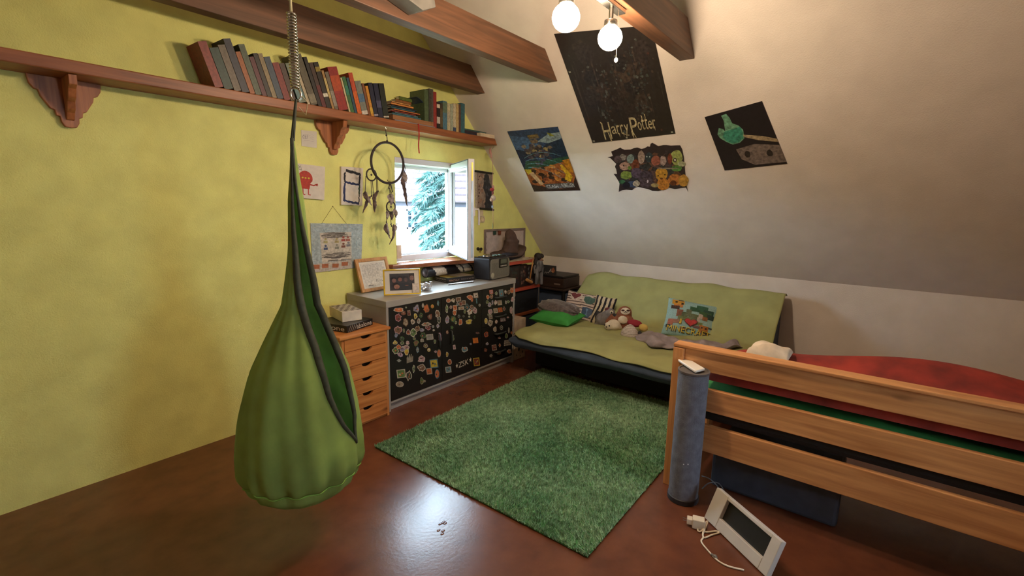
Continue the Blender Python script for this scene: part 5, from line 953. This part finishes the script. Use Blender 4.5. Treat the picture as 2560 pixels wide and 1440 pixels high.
# striped cushion with three pairs of dark glasses shapes
def stripe(u, v):
    return '#5a4a44' if (v*11.5+.12*math.sin(u*5)) % 1 < .38 else '#c8b4a4'
cc = onx(1455, 771, 4.33); o, g = cushion('cushion', cc, upfrom((-.80, -.18, .57), -.10), .42, .36, .13, stripe, FAB, 'striped cream cushion printed with heart, green and blue sunglass lenses', n=64, back='#4a3438')
mb = MB()
def decal(g, pts, col, off): c0 = np.mean(pts, 0); P = [g(*p, off) for p in pts]; mb.add([g(*c0, off)]+P, [(0, i+1, (i+1) % len(P)+1) for i in range(len(P))], col)
hrt = lambda x, y, s: [(x+s*16*math.sin(t)**3/16*.62, y-s*(13*math.cos(t)-5*math.cos(2*t)-2*math.cos(3*t)-math.cos(4*t))/16*.62) for t in np.linspace(0, 2*PI, 28)[:-1]]
for (x, y) in ((.30, .20), (.64, .24), (.70, .66)): decal(g, ovalpts(x, y, .34, .30, 18), '#c8b8a8', .003)
decal(g, hrt(.28, .18, .22), '#6a2428', .006); decal(g, [(.52, .16), (.62, .12), (.72, .16), (.80, .14), (.82, .3), (.74, .40), (.62, .40), (.53, .30)], '#3c5a50', .006); decal(g, [(.56, .52), (.68, .5), (.84, .53), (.84, .68), (.76, .82), (.66, .82), (.57, .70)], '#2f4a66', .006); decal(g, [(.66, .55), (.72, .55), (.74, .78), (.68, .78)], '#5a7a94', .0075)
mb.build('lens_print', PR, o)
# black and cream zebra cushion
def zeb(u, v): x = u*6.2+.9*math.sin(v*5.5+.6)*(1-v)*.9+1.1*(v-.5)*-.55; return '#15121a' if x % 1.35 < .62 else '#bfae90'
cushion('cushion', onx(1507, 779, 4.30), upfrom((-.85, -.25, .46), -.12), .22, .33, .10, zeb, FAB, 'small cushion with wavy black and cream stripes behind the bird toy', n=56)
def plush(name, loc, label, build_):
    o = thing(name, loc, label, 'soft toy', 'soft toys on the sofa'); build_(o); return o
def bd(o, mat, fn, nm='body', rm=.009): mb = MB(); fn(mb); return mb.build(nm, mat, o, smooth=True, remesh=rm)
def pt(o, nm, mat, *ells):
    mb = MB()
    for e in ells: mb.ell(e[0], e[1], 12, 9, ax=e[2] if len(e) > 2 else None)
    return mb.build(nm, mat, o, smooth=True)
M_W = paint('white_plush', '#c9bca4', .9, .08, 30, .4, 90); M_K = paint('black_bead', '#121014', .3); M_BR = paint('brown_plush', '#7e4a30', .95, .15, 30, .5, 90); M_GP = paint('grey_plush', '#77706c', .95, .12, 30, .5, 90)
q = lambda px, py, x: onx(px, py, x)
b0, b1, b2 = q(1515, 800, 4.24), q(1525, 782, 4.22), q(1536, 778, 4.18)
def bird(o):
    def f(mb): mb.ell(b0+V(0, .03, .0), (.075, .085, .075), 16, 10); mb.ell(b0*.5+b1*.5+V(0, .01, 0), (.055, .06, .06)); mb.ell(b1, (.05, .055, .048)); mb.tube([b0+V(-.03, -.05, -.05), b0+V(-.06, -.09, -.06)], [.03, .018], 8); mb.tube([b0+V(-.02, .06, -.05), b0+V(-.07, .10, -.06)], [.03, .018], 8)
    bd(o, M_GP, f); pt(o, 'crest', paint('maroon_plush', '#5a2226', .9), (b1+V(.0, .025, .03), (.035, .03, .02))); pt(o, 'eye', M_W, (b1+V(-.04, -.035, .018), (.014, .018, .018))); pt(o, 'pupil', M_K, (b1+V(-.052, -.041, .018), (.006, .008, .009))); pt(o, 'beak', M_K, (b1+V(-.035, -.075, -.008), (.022, .03, .016)), (b1+V(-.04, -.088, -.028), (.014, .014, .02)))
    pt(o, 'wing', paint('dark_plush', '#2e2c2e', .9), (b0+V(.0, .09, .01), (.04, .03, .07)))
plush('plush_bird', b0-V(0, 0, .08), 'grey plush bird with white-ringed eye and dark beak between zebra cushion and sloth', bird)
s0, s1 = q(1556, 804, 4.22), q(1562, 781, 4.22)
def sloth(o):
    def f(mb):
        mb.ell(s0, (.085, .105, .095), 16, 10); mb.ell(s1, (.06, .07, .062)); mb.ell((s0+s1)/2, (.065, .085, .07))
        for sg in (-1, 1): mb.tube([s0+V(-.02, sg*.08, .05), s0+V(-.05, sg*.125, -.01), s0+V(-.08, sg*.11, -.07)], [.035, .033, .03], 8); mb.tube([s0+V(-.04, sg*.06, -.06), s0+V(-.12, sg*.09, -.08)], [.04, .032], 8)
    bd(o, M_BR, f); fd = V(-.78, -.45, .43); F = frame(fd).T
    pt(o, 'belly_patch', M_W, (s0+fd*.082+V(0, 0, .0), (.052, .042, .02), F)); pt(o, 'face', M_W, (s1+fd*.05, (.046, .036, .018), F))
    for sg in (-1, 1): pt(o, 'eye_patch', paint('eye_patch', '#4a2c20', .9), (s1+fd*.066+F[0]*sg*.024+F[1]*.004, (.017, .009, .005), F)); pt(o, 'eye', M_K, (s1+fd*.070+F[0]*sg*.02+F[1]*.004, (.005, .005, .003), F))
    pt(o, 'nose', M_K, (s1+fd*.070-F[1]*.008, (.008, .006, .006), F)); mb = MB(); mb.tube([s1+fd*.066+F[0]*.016*k-F[1]*(.02-.006*k*k) for k in (-1, 0, 1)], .002, 6); mb.build('mouth', M_K, o)
plush('plush_sloth', s0-V(0, 0, .1), 'brown plush sloth with cream face and belly, sitting in the middle of the sofa', sloth)
e0 = q(1531, 814, 4.06)
def seal(o):
    bd(o, M_W, lambda mb: (mb.ell(e0+V(.03, 0, 0), (.06, .068, .056), 16, 10), mb.ell(e0+V(-.02, .03, -.005), (.042, .042, .04)), mb.ell(e0+V(.05, -.03, -.02), (.03, .05, .03)))); fd = V(-.86, -.1, .3)
    for sg, y in ((1, .055), (-1, .005)): pt(o, 'eye', M_K, (e0+V(-.056, y, .008), (.007, .007, .008)))
    pt(o, 'nose', M_K, (e0+V(-.062, .03, -.006), (.006, .008, .006)))
plush('plush_seal', e0-V(0, 0, .06), 'small round cream plush with dark eyes lying in front of the bird and sloth', seal)
t0 = q(1575, 826, 4.02)
def doll(o):
    mb = MB()
    def st_(u, v): return '#8d8078' if (v*9) % 1 < .35 else '#c2b6aa'
    mb.grid(lambda u, v: t0+V(.07*math.cos(2*PI*u)*math.cos(v*PI/2)**.7, .085*math.sin(2*PI*u)*math.cos(v*PI/2)**.7, -.045+.105*v), 28, 30, wrapu=True, colfn=st_); mb.build('striped_body', FAB, o, smooth=True)
    pt(o, 'red_part', paint('red_plush', '#8a1e28', .9), (t0+V(.07, -.01, .055), (.04, .075, .035))); pt(o, 'yellow_part', paint('yellow_plush', '#b89a50', .9), (t0+V(.05, -.105, .035), (.03, .045, .035))); pt(o, 'dark_foot', paint('dark_plush', '#2e2c2e', .9), (t0+V(.01, -.09, -.02), (.02, .02, .03)))
plush('plush_doll', t0-V(0, 0, .046), 'soft toy with pale striped body, red band and yellow tuft, right of the sloth', doll)
# block-game cushion
def mc(u, v): return '#8fb0ac' if v > .22 else '#86a8a2'
cm = q(1727, 801, 4.45); Fm = upfrom((-.70, -.30, .65), -.16)
o, g = cushion('cushion', cm, Fm, .47, .40, .13, mc, FAB, 'light blue cushion printed with blocky shapes and yellow capital letters', n=56, back='#2c4436', pinch=.05); mb = MB(); rr = random.Random(61); kk = [0]
def B(x0, y0, x1, y1, c):
    kk[0] += 1; off = .0025+kk[0]*.0001; n = 5
    vs = [g(x0+(x1-x0)*i/n, y0+(y1-y0)*j/n, off) for j in range(n+1) for i in range(n+1)]; mb.add(vs, [(j*(n+1)+i, j*(n+1)+i+1, (j+1)*(n+1)+i+1, (j+1)*(n+1)+i) for j in range(n) for i in range(n)], c)
B(.08, .05, .32, .20, '#c08a24'); B(.12, .20, .3, .28, '#b5702c'); B(.07, .24, .24, .34, '#3a2418'); B(.2, .03, .3, .08, '#4a4034')
for x, y in ((.14, .10), (.26, .14)): B(x, y, x+.045, y+.06, '#241a12')
B(.44, .20, .66, .34, '#2e5c40'); B(.56, .12, .78, .34, '#2c5a40'); B(.70, .22, .9, .40, '#244a3a'); B(.62, .3, .86, .42, '#3a5c34'); B(.78, .34, .92, .46, '#1f3c34')
B(.20, .34, .32, .55, '#7a4a34'); B(.30, .40, .42, .52, '#4a5a3a'); B(.38, .30, .48, .50, '#5a6448'); B(.44, .42, .64, .58, '#4e5a34'); B(.24, .52, .5, .62, '#5c6a3a'); B(.62, .38, .70, .5, '#b5a59a'); B(.60, .48, .66, .62, '#a89a90'); B(.70, .42, .80, .52, '#8f6038'); B(.5, .6, .72, .68, '#6a7a48')
B(.06, .62, .17, .78, '#a05a44'); B(.17, .62, .28, .72, '#8a5a44'); B(.04, .76, .12, .84, '#2a2a22'); B(.66, .66, .84, .84, '#a86a28'); B(.72, .78, .84, .92, '#4a3420'); B(.55, .70, .68, .76, '#5a3a3a'); B(.84, .66, .92, .70, '#3a4a4a'); B(.34, .80, .42, .88, '#8a5440')
for x in (.70, .78): B(x, .70, x+.03, .74, '#2e2014')
decal(g, [(p[0], p[1]) for p in hrt(.5, .65, .2)], '#5a1616', .013); decal(g, [(p[0]-.003, p[1]-.004) for p in hrt(.5, .65, .175)], '#b02a2a', .0145)
B(.285, .6, .335, .74, '#1c1810'); B(.29, .595, .328, .725, '#c8aa24')
gg_ = lambda u, v, off=0.: g(u, v, off)
lettering(mb, 'MINECRAFT', gg_, .085, .805, .895, .945, '#2a2410', .0125); lettering(mb, 'MINECRAFT', gg_, .075, .795, .885, .93, '#c9ae28', .0145)
mb.build('block_print', PR, o)
# crumpled pale blanket
def blanket(name, P, wds, amp, mat, label, seed):
    rr = random.Random(seed); P = [np.array(p) for p in P]; ph = [rr.random()*6 for _ in range(6)]
    def fn(u, v):
        k = u*(len(P)-1); i = min(int(k), len(P)-2); f = k-i; p = P[i]*(1-f)+P[i+1]*f; w = wds[i]*(1-f)+wds[i+1]*f; a = PI*v; e = min(1, min(u, 1-u)*12)
        r = 1+.16*math.sin(u*23+ph[0]+v*5)+.12*math.sin(u*41+ph[1]-v*8); return p+V(-math.cos(a)*w*e*r, .02*math.sin(v*9+ph[2]), math.sin(a)**.75*amp*e*r*(1+.3*math.sin(u*17+ph[3])+.25*math.sin(v*11+ph[4]+u*9)))
    mb = MB(); mb.grid(fn, 120, 26); return mb.build(name, mat, loc=P[0], smooth=True, solid=(.006,), label=label, cat='blanket')
M_BL = paint('grey_pink_blanket', '#94888c', .95, .12, 14, .5, 90)
z0 = .447
blanket('blanket', [q(1590, 828, 4.08), q(1630, 836, 4.05), q(1690, 850, 3.98), q(1740, 858, 3.95), q(1800, 862, 3.95), q(1840, 866, 3.95)], [.10, .16, .14, .13, .16, .08], .055, M_BL, 'crumpled grey-pink blanket lying in front of the light blue cushion', 3) if False else None
bp = [onz(px, py, z0) for px, py in ((1588, 838), (1625, 850), (1665, 862), (1710, 868), (1760, 872), (1812, 872), (1850, 868))]
blanket('blanket', bp, [.07, .13, .13, .12, .12, .13, .08], .05, M_BL, 'crumpled grey-pink blanket lying in front of the light blue cushion', 3)
# ================================================================== pine bed end on the right
M_BED = wood('bed_pine', '#d69a62', '#ac7242', 1, .4, 2.6); M_BEDV = wood('bed_pine_post', '#d69a62', '#ac7242', 2, .4, 2.6)
bx = 2.585; by1 = .842; by0 = -1.25
bd_ = thing('bed', (3.0, -.2, 0), 'pine bed with a slatted side board and tall post at the right', 'bed')
MB().box((bx, by1-.058, 0), (bx+.085, by1, .835)).build('post', M_BEDV, bd_, bevel=.004); MB().box((bx, by0, 0), (bx+.085, by0+.058, .835)).build('post', M_BEDV, bd_, bevel=.004)
for z0_, z1_, nm in ((.722, .838, 'top_rail'), (.50, .628, 'side_board'), (.265, .42, 'side_board')): MB().box((bx+.022, by0+.058, z0_), (bx+.052, by1-.058, z1_)).build(nm, M_BED, bd_, bevel=.004)
MB().box((bx, by0, .838), (bx+.085, by1, .856)).build('cap_rail', M_BED, bd_, bevel=.004)
MB().box((3.30, by1-.058, 0), (3.385, by1, .5)).build('post', M_BEDV, bd_, bevel=.004); MB().box((3.30, by0, 0), (3.385, by0+.058, .5)).build('post', M_BEDV, bd_, bevel=.004)
MB().box((3.32, by0+.058, .27), (3.35, by1-.058, .42)).build('side_board', M_BED, bd_, bevel=.004)
MB().box((bx+.085, by1-.045, .27), (3.30, by1-.015, .42)).build('end_board', M_BED, bd_, bevel=.004); MB().box((bx+.085, by0+.015, .27), (3.30, by0+.045, .42)).build('end_board', M_BED, bd_, bevel=.004)
MB().box((bx+.06, by0+.06, .43), (3.31, by1-.06, .56)).build('mattress', M_SBLK, loc=(3.0, -.2, .43), bevel=.03, label='dark mattress lying in the pine bed', cat='mattress')
def lump(name, x0, x1, y0, y1, z, h, mat, label, cat, seed):
    rr = random.Random(seed); ph = [rr.random()*6 for _ in range(4)]
    def fn(u, v): e = (1-abs(2*u-1)**4)*(1-abs(2*v-1)**4); return V(x0+(x1-x0)*u, y0+(y1-y0)*v, z+h*e**.5*(.75+.18*math.sin(u*7+ph[0]+v*4)+.14*math.sin(v*9+ph[1]-u*3)))
    mb = MB(); mb.grid(fn, 40, 40); mb.grid(lambda u, v: V(x0+(x1-x0)*u, y0+(y1-y0)*(1-v), z), 2, 2); return mb.build(name, mat, loc=((x0+x1)/2, (y0+y1)/2, z), smooth=True, label=label, cat=cat)
lump('blanket', bx+.056, 3.29, by0+.07, by1-.08, .562, .10, paint('green_bedding', '#2f7a3c', .9, .2, 7, .3, 60), 'green blanket spread on the pine bed under the red duvet', 'blanket', 3)
lump('duvet', bx+.07, 3.27, by0+.1, .69, .665, .20, paint('red_bedding', '#8e2c1e', .9, .25, 6, .3, 60), 'red duvet heaped on the pine bed', 'duvet', 8)
lump('pillow', 2.72, 2.92, .30, .50, .835, .06, paint('cream_pillow', '#c9b8a0', .9), 'small cream pillow lying on the red duvet', 'pillow', 5)
MB().box((bx+.16, .0, .001), (3.2, .62, .22)).build('storage_box', paint('under_bed_grey', '#3e4654', .6), loc=(2.9, .3, 0), bevel=.02, label='dark blue-grey storage box under the pine bed', cat='box')
# ================================================================== grey column with the white slab
kc = onz(1705, 1262, 0); kd = kc[:2]/np.linalg.norm(kc[:2]); K0 = kc[:2]+kd*.068; KR, KH = .078, .752
kl = thing('fabric_column', (K0[0], K0[1], 0), 'tall dark grey felt-covered column standing beside the bed post', 'column'); M_FELT = paint('grey_felt', '#6a6c76', .95, .12, 30, .4, 200)
MB().lathe((K0[0], K0[1], 0), [(KR, .03), (KR, .05), (KR, .3), (KR, .6), (KR, KH-.012)], 40).build('body', M_FELT, kl, smooth=False)
MB().lathe((K0[0], K0[1], 0), [(KR+.003, 0), (KR+.005, .004), (KR+.005, .028), (KR, .031)], 40).build('foot_ring', paint('dark_ring', '#27262a', .6), kl)
MB().lathe((K0[0], K0[1], 0), [(KR, KH-.013), (KR+.003, KH-.01), (KR+.003, KH), (KR-.006, KH+.002), (KR-.008, KH-.004), (0.002, KH-.004)], 40).build('top_rim', paint('top_felt', '#5a5350', .8), kl)
mb = MB()
for px in (1709, 1720): p = ony(px, 1161, K0[1]-.05); a = ray(px, 1161); s = (K0[0]*a[0]+K0[1]*a[1])/(a[0]**2+a[1]**2); 
for px in (1709, 1720):
    a = ray(px, 1161); A2 = a[0]**2+a[1]**2; Bq = K0@a[:2]; s = (Bq-math.sqrt(max(0, Bq*Bq-A2*(K0@K0-KR*KR))))/A2; mb.ell(CAMP+a*s, (.003, .003, .003), 8, 6)
mb.build('indicator_dot', paint('pale_dot', '#d8d8dc', .3), kl)
zt = KH+.003; a, b, c_ = onz(1689, 899, zt+.012), onz(1741, 929, zt+.012), onz(1761, 925, zt+.012); ux = b-a; ux /= np.linalg.norm(ux); uy = np.array([-ux[1], ux[0], 0]); L = .185
M_WP = paint('white_plastic', '#ddd6c8', .35, .02)
mb = MB(); mb.prism([onz(px, py, zt) for px, py in ((1689, 900), (1709.5, 895), (1762, 927), (1738, 933))], (0, 0, .014)); wo = mb.build('white_slab', M_WP, loc=V(K0[0], K0[1], zt), bevel=.004, label='slim white plastic slab lying on top of the grey column', cat='remote')
# white open frame box leaning on the floor, adapter and cable
f0, f1, f2 = onz(1758, 1290, .02), onz(1822, 1352, .02), onz(1777, 1228, .16)
ux = f1-f0; ux /= np.linalg.norm(ux); nb = np.array([-ux[1], ux[0], 0]); nb = -nb if nb@V(1, .3, 0) < 0 else nb; FW_, FH_ = .42, .175; up_ = V(0, 0, .93)+nb*.36; up_ /= np.linalg.norm(up_)
f0 = onz(1760, 1293, .006); T = (np.array([ux, np.cross(up_, ux), up_]).T, f0); fb = thing('white_frame', f0, 'white rectangular frame with dark opening leaning under the bed side, bottom right', 'frame')
if T[0][:, 1]@V(1, .3, 0) < 0: pass
D_ = .03; mb = MB(T); mb.box((0, 0, 0), (.085, D_, FH_)).box((FW_-.05, 0, 0), (FW_, D_, FH_)).box((.085, 0, 0), (FW_-.05, D_, .055)).box((.085, 0, FH_-.018), (FW_-.05, D_, FH_)); mb.build('frame', paint('white_board', '#c4beb6', .5, .03), fb, bevel=.003)
sgn = 1 if T[0][:, 1]@V(1, .3, 0) > 0 else -1; mb = MB(T); mb.box((.08, D_*.5-.004+sgn*.01, .05), (FW_-.045, D_*.5+.004+sgn*.01, FH_-.018)); mb.build('dark_inset', M_BLACK, fb)
p0, p1 = onz(1722, 1296, .04), onz(1752, 1303, .04); ux2 = p1-p0; ux2 /= np.linalg.norm(ux2); uy2 = np.array([-ux2[1], ux2[0], 0]); T = (np.array([ux2, uy2, [0, 0, 1]]).T, V(p0[0], p0[1], .002)); ad = thing('power_adapter', p0, 'white power adapter with two-pin plug lying on the floor beside the grey column', 'adapter'); M_AD = paint('adapter_white', '#d6c8b0', .4, .02)
mb = MB(T); mb.box((.018, -.02, 0), (.075, .025, .05)); mb.build('body', M_AD, ad, bevel=.004); mb = MB(T); mb.box((-.008, -.014, .012), (.018, .02, .042)); mb.build('plug', M_AD, ad, bevel=.003)
mb = MB(T)
for y in (-.007, .012): mb.tube([(-.028, y, .027), (-.008, y, .027)], .0022, 6)
mb.build('pin', MC['satin_chrome'], ad)
cl = lambda px, py, z=.005: onz(px, py, z)
mb = MB(); W1 = [cl(1720, 1292, .02), cl(1722, 1302), cl(1728, 1305), cl(1732, 1300), cl(1735, 1302, .02)]
def smooth(P, n=6):
    P = [np.array(p) for p in P]; out = []
    for i in range(len(P)-1):
        a, b, c, d = P[max(i-1, 0)], P[i], P[i+1], P[min(i+2, len(P)-1)]
        for k in range(n): t = k/n; out.append(.5*((2*b)+(c-a)*t+(2*a-5*b+4*c-d)*t*t+(3*b-a-3*c+d)*t**3))
    return out+[P[-1]]
path = [(1720, 1292, .02), (1722, 1303, .005), (1729, 1306, .005), (1738, 1300, .02), (1753, 1296, .03), (1750, 1316, .008), (1744, 1325, .005), (1750, 1329, .006), (1757, 1322, .012), (1753, 1300, .03), (1757, 1325, .008), (1768, 1330, .006), (1790, 1328, .006), (1797, 1332, .006), (1780, 1337, .006), (1762, 1344, .006), (1757, 1337, .008), (1764, 1318, .012), (1769, 1304, .02), (1764, 1308, .02), (1757, 1334, .010), (1758, 1344, .007), (1753, 1352, .005), (1758, 1362, .005), (1775, 1382, .005), (1795, 1402, .005), (1822, 1416, .005), (1860, 1425, .005)]
mb.tube(smooth([cl(*p) for p in path]), .0042, 7); mb.build('cable', M_AD, ad, smooth=True)
mb = MB(); mb.tube(smooth([cl(1778, 1386, .006), cl(1786, 1390, .008), cl(1792, 1396, .007)]), [.006]*6+[.009]*4+[.006]*3, 8); mb.build('cable_clip', paint('clip_grey', '#6a6660', .4), ad)
mb = MB(); mb.tube(smooth([onz(1755, 1190, .06), onz(1775, 1198, .1), onz(1798, 1222, .06), onz(1800, 1240, .02)]), .003, 6); mb.tube(smooth([onz(1755, 1222, .02), onz(1772, 1208, .06), onz(1796, 1208, .06), onz(1812, 1230, .02)]), .003, 6); mb.build('cable_loop', paint('cable_grey', '#6f7278', .5), loc=onz(1780, 1220, 0), smooth=True, label='loose grey cable loops under the bed behind the grey column', cat='cable')
# ================================================================== hanging pod chair
dA = V(1.27, 2.265, 0)/2.5968; rA = V(dA[1], -dA[0], 0); cA = -dA; A_ = dA*2.3
PZ = [.2, .215, .235, .299, .40, .486, .655, .84, .98, 1.136, 1.393, 1.72, 1.9]; PRr = [0, .03, .078, .152, .188, .191, .169, .132, .08, .02, -.004, -.022, -.026]
def poff(z): s = min(1, max(0, (1.45-z)/.9)); return -(.045+.035*s*s*(3-2*s))
def prad(z): return np.interp(z, PZ, PRr)-poff(z)*np.interp(z, [.2, .25, 1.6, 1.9], [.3, 1, 1, .6])
FL = [(.50, 31), (.6, 45), (.665, 51), (.76, 58), (.98, 66), (1.1, 78), (1.26, 99), (1.47, 112), (1.7, 113), (1.9, 112)]; FR = [(.50, 30), (.61, 22), (.77, 22), (.92, 21), (1.1, 10), (1.36, 40), (1.55, 70), (1.72, 88), (1.9, 95)]
def fl(z): return np.interp(z, *zip(*FL))
def fr(z): return np.interp(z, *zip(*FR))
def pod(z, ph, d=0.):
    R = prad(z)+d; a = math.radians(ph); fold = 1+(.022*math.sin(ph/57.3*9+z*2)+(.016+.03*math.exp(-((z-.36)/.09)**2))*math.sin(ph/57.3*17-z*5))*min(1, max(0, (z-.2)*6)); pk = 1+.03*math.exp(-((z-.335)/.02)**2)*-.6
    return V(A_[0], A_[1], z)+rA*(poff(z)+R*fold*pk*math.cos(a))+cA*(R*fold*pk*math.sin(a))
pd = thing('pod_chair', (A_[0], A_[1], .2), 'green fabric hanging pod swing with an open side, at the left', 'hanging chair')
M_POD = cloth('pod_green', '#a4bc62', .45, .12, 6); M_PODI = cloth('pod_inner_green', '#98c0ac', .5, .12, 6); M_TRIM = paint('pod_trim', '#3c4030', .8, .15, 40)
zs1 = [.34+(1.86-.34)*j/80 for j in range(81)]
mb = MB()
def upper(u, v): z = .34+1.52*v; l, r = (fl(z), fr(z)) if z >= .5 else (30.5, 30.5); l = max(l, r+.01); return pod(z, l+u*(360+r-l))
mb.grid(upper, 100, 90); mb.build('body', [M_PODI, M_POD], pd, smooth=True, solid=(.005, 1))
mb = MB(); zl_ = [.2+.145*(j/14)**1.0 for j in range(15)]
mb.grid(lambda u, v: pod(.2005+.145*v**1.3, 360*u, .002), 90, 16, wrapu=True); mb.build('seat_bottom', [M_PODI, M_POD], pd, smooth=True, solid=(.005, 1))
mb = MB(); mb.tube([pod(.343, 4*k, .005) for k in range(90)], .0035, 5, closed=True); mb.build('seam', paint('pod_seam', '#85b04a', .8), pd, smooth=True)
zz = np.linspace(.50, 1.86, 50)
for f, nm in ((fl, 'rim_band'), (fr, 'rim_band')): mb = MB(); mb.tube([pod(z, f(z), .004) for z in zz], [.006+.011*math.sin(PI*min(1, i/40))**1.0*(1 if i < 40 else 0) for i in range(50)], 8); mb.build(nm, M_TRIM, pd, smooth=True)
tp = V(A_[0], A_[1], 2.02)-rA*.022
for k in range(4): p = pod(1.85, 40+90*k); mb = MB(); mb.tube([p, p*.5+tp*.5, tp], .0055, 7); mb.build('strap', M_TRIM, pd)
mb = MB(); mb.tube([tp+rA*.02*math.cos(t)+V(0, 0, .028*math.sin(t)+.02) for t in np.linspace(0, 2*PI, 20)[:-1]], .0045, 7, closed=True); mb.build('carabiner', MC['satin_chrome'], pd, smooth=True)
z1_, z2_ = 2.065, 2.36; mb = MB(); n = 300; mb.tube([tp*V(1, 1, 0)+V(0, 0, z1_+(z2_-z1_)*k/n)+(rA*math.cos(k*2*PI/12)+cA*math.sin(k*2*PI/12))*.017 for k in range(n)], .0042, 5); mb.build('spring', MC['satin_chrome'], pd, smooth=True)
mb = MB(); mb.tube([V(tp[0], tp[1], z2_), V(tp[0], tp[1], TOPZ-.012)], .006, 8); mb.lathe((tp[0], tp[1], TOPZ-.014), [(.04, 0), (.04, .012)], 16); mb.build('hanging_rope', paint('pale_rope', '#a8a080', .8), pd)
mb = MB(); mb.tube([tp+rA*.02+V(0, 0, .02), tp+rA*.045+V(0, 0, -.01), tp+rA*.035+V(0, 0, -.06), tp+rA*.01+V(0, 0, -.03)], .002, 5); mb.build('cord_loop', MC['pale_rope'], pd)
# small blistered scuff in the floor finish
c = onz(1104, 1314, .0005); mb = MB(); rr = random.Random(4)
for k in range(7): p = c+V(rr.uniform(-.03, .03)+.02*(k-3)*.4, rr.uniform(-.02, .02)+.01*(k-3), 0); mb.ell(p, (.012, .008, .0015), 8, 5)
mb.build('floor_scuff', M_FLOOR, loc=c, label='small blistered scuff in the shiny floor in front of the rug', cat='scuff', smooth=True)
# closing pass: things keep their own names, structure stays unlabelled
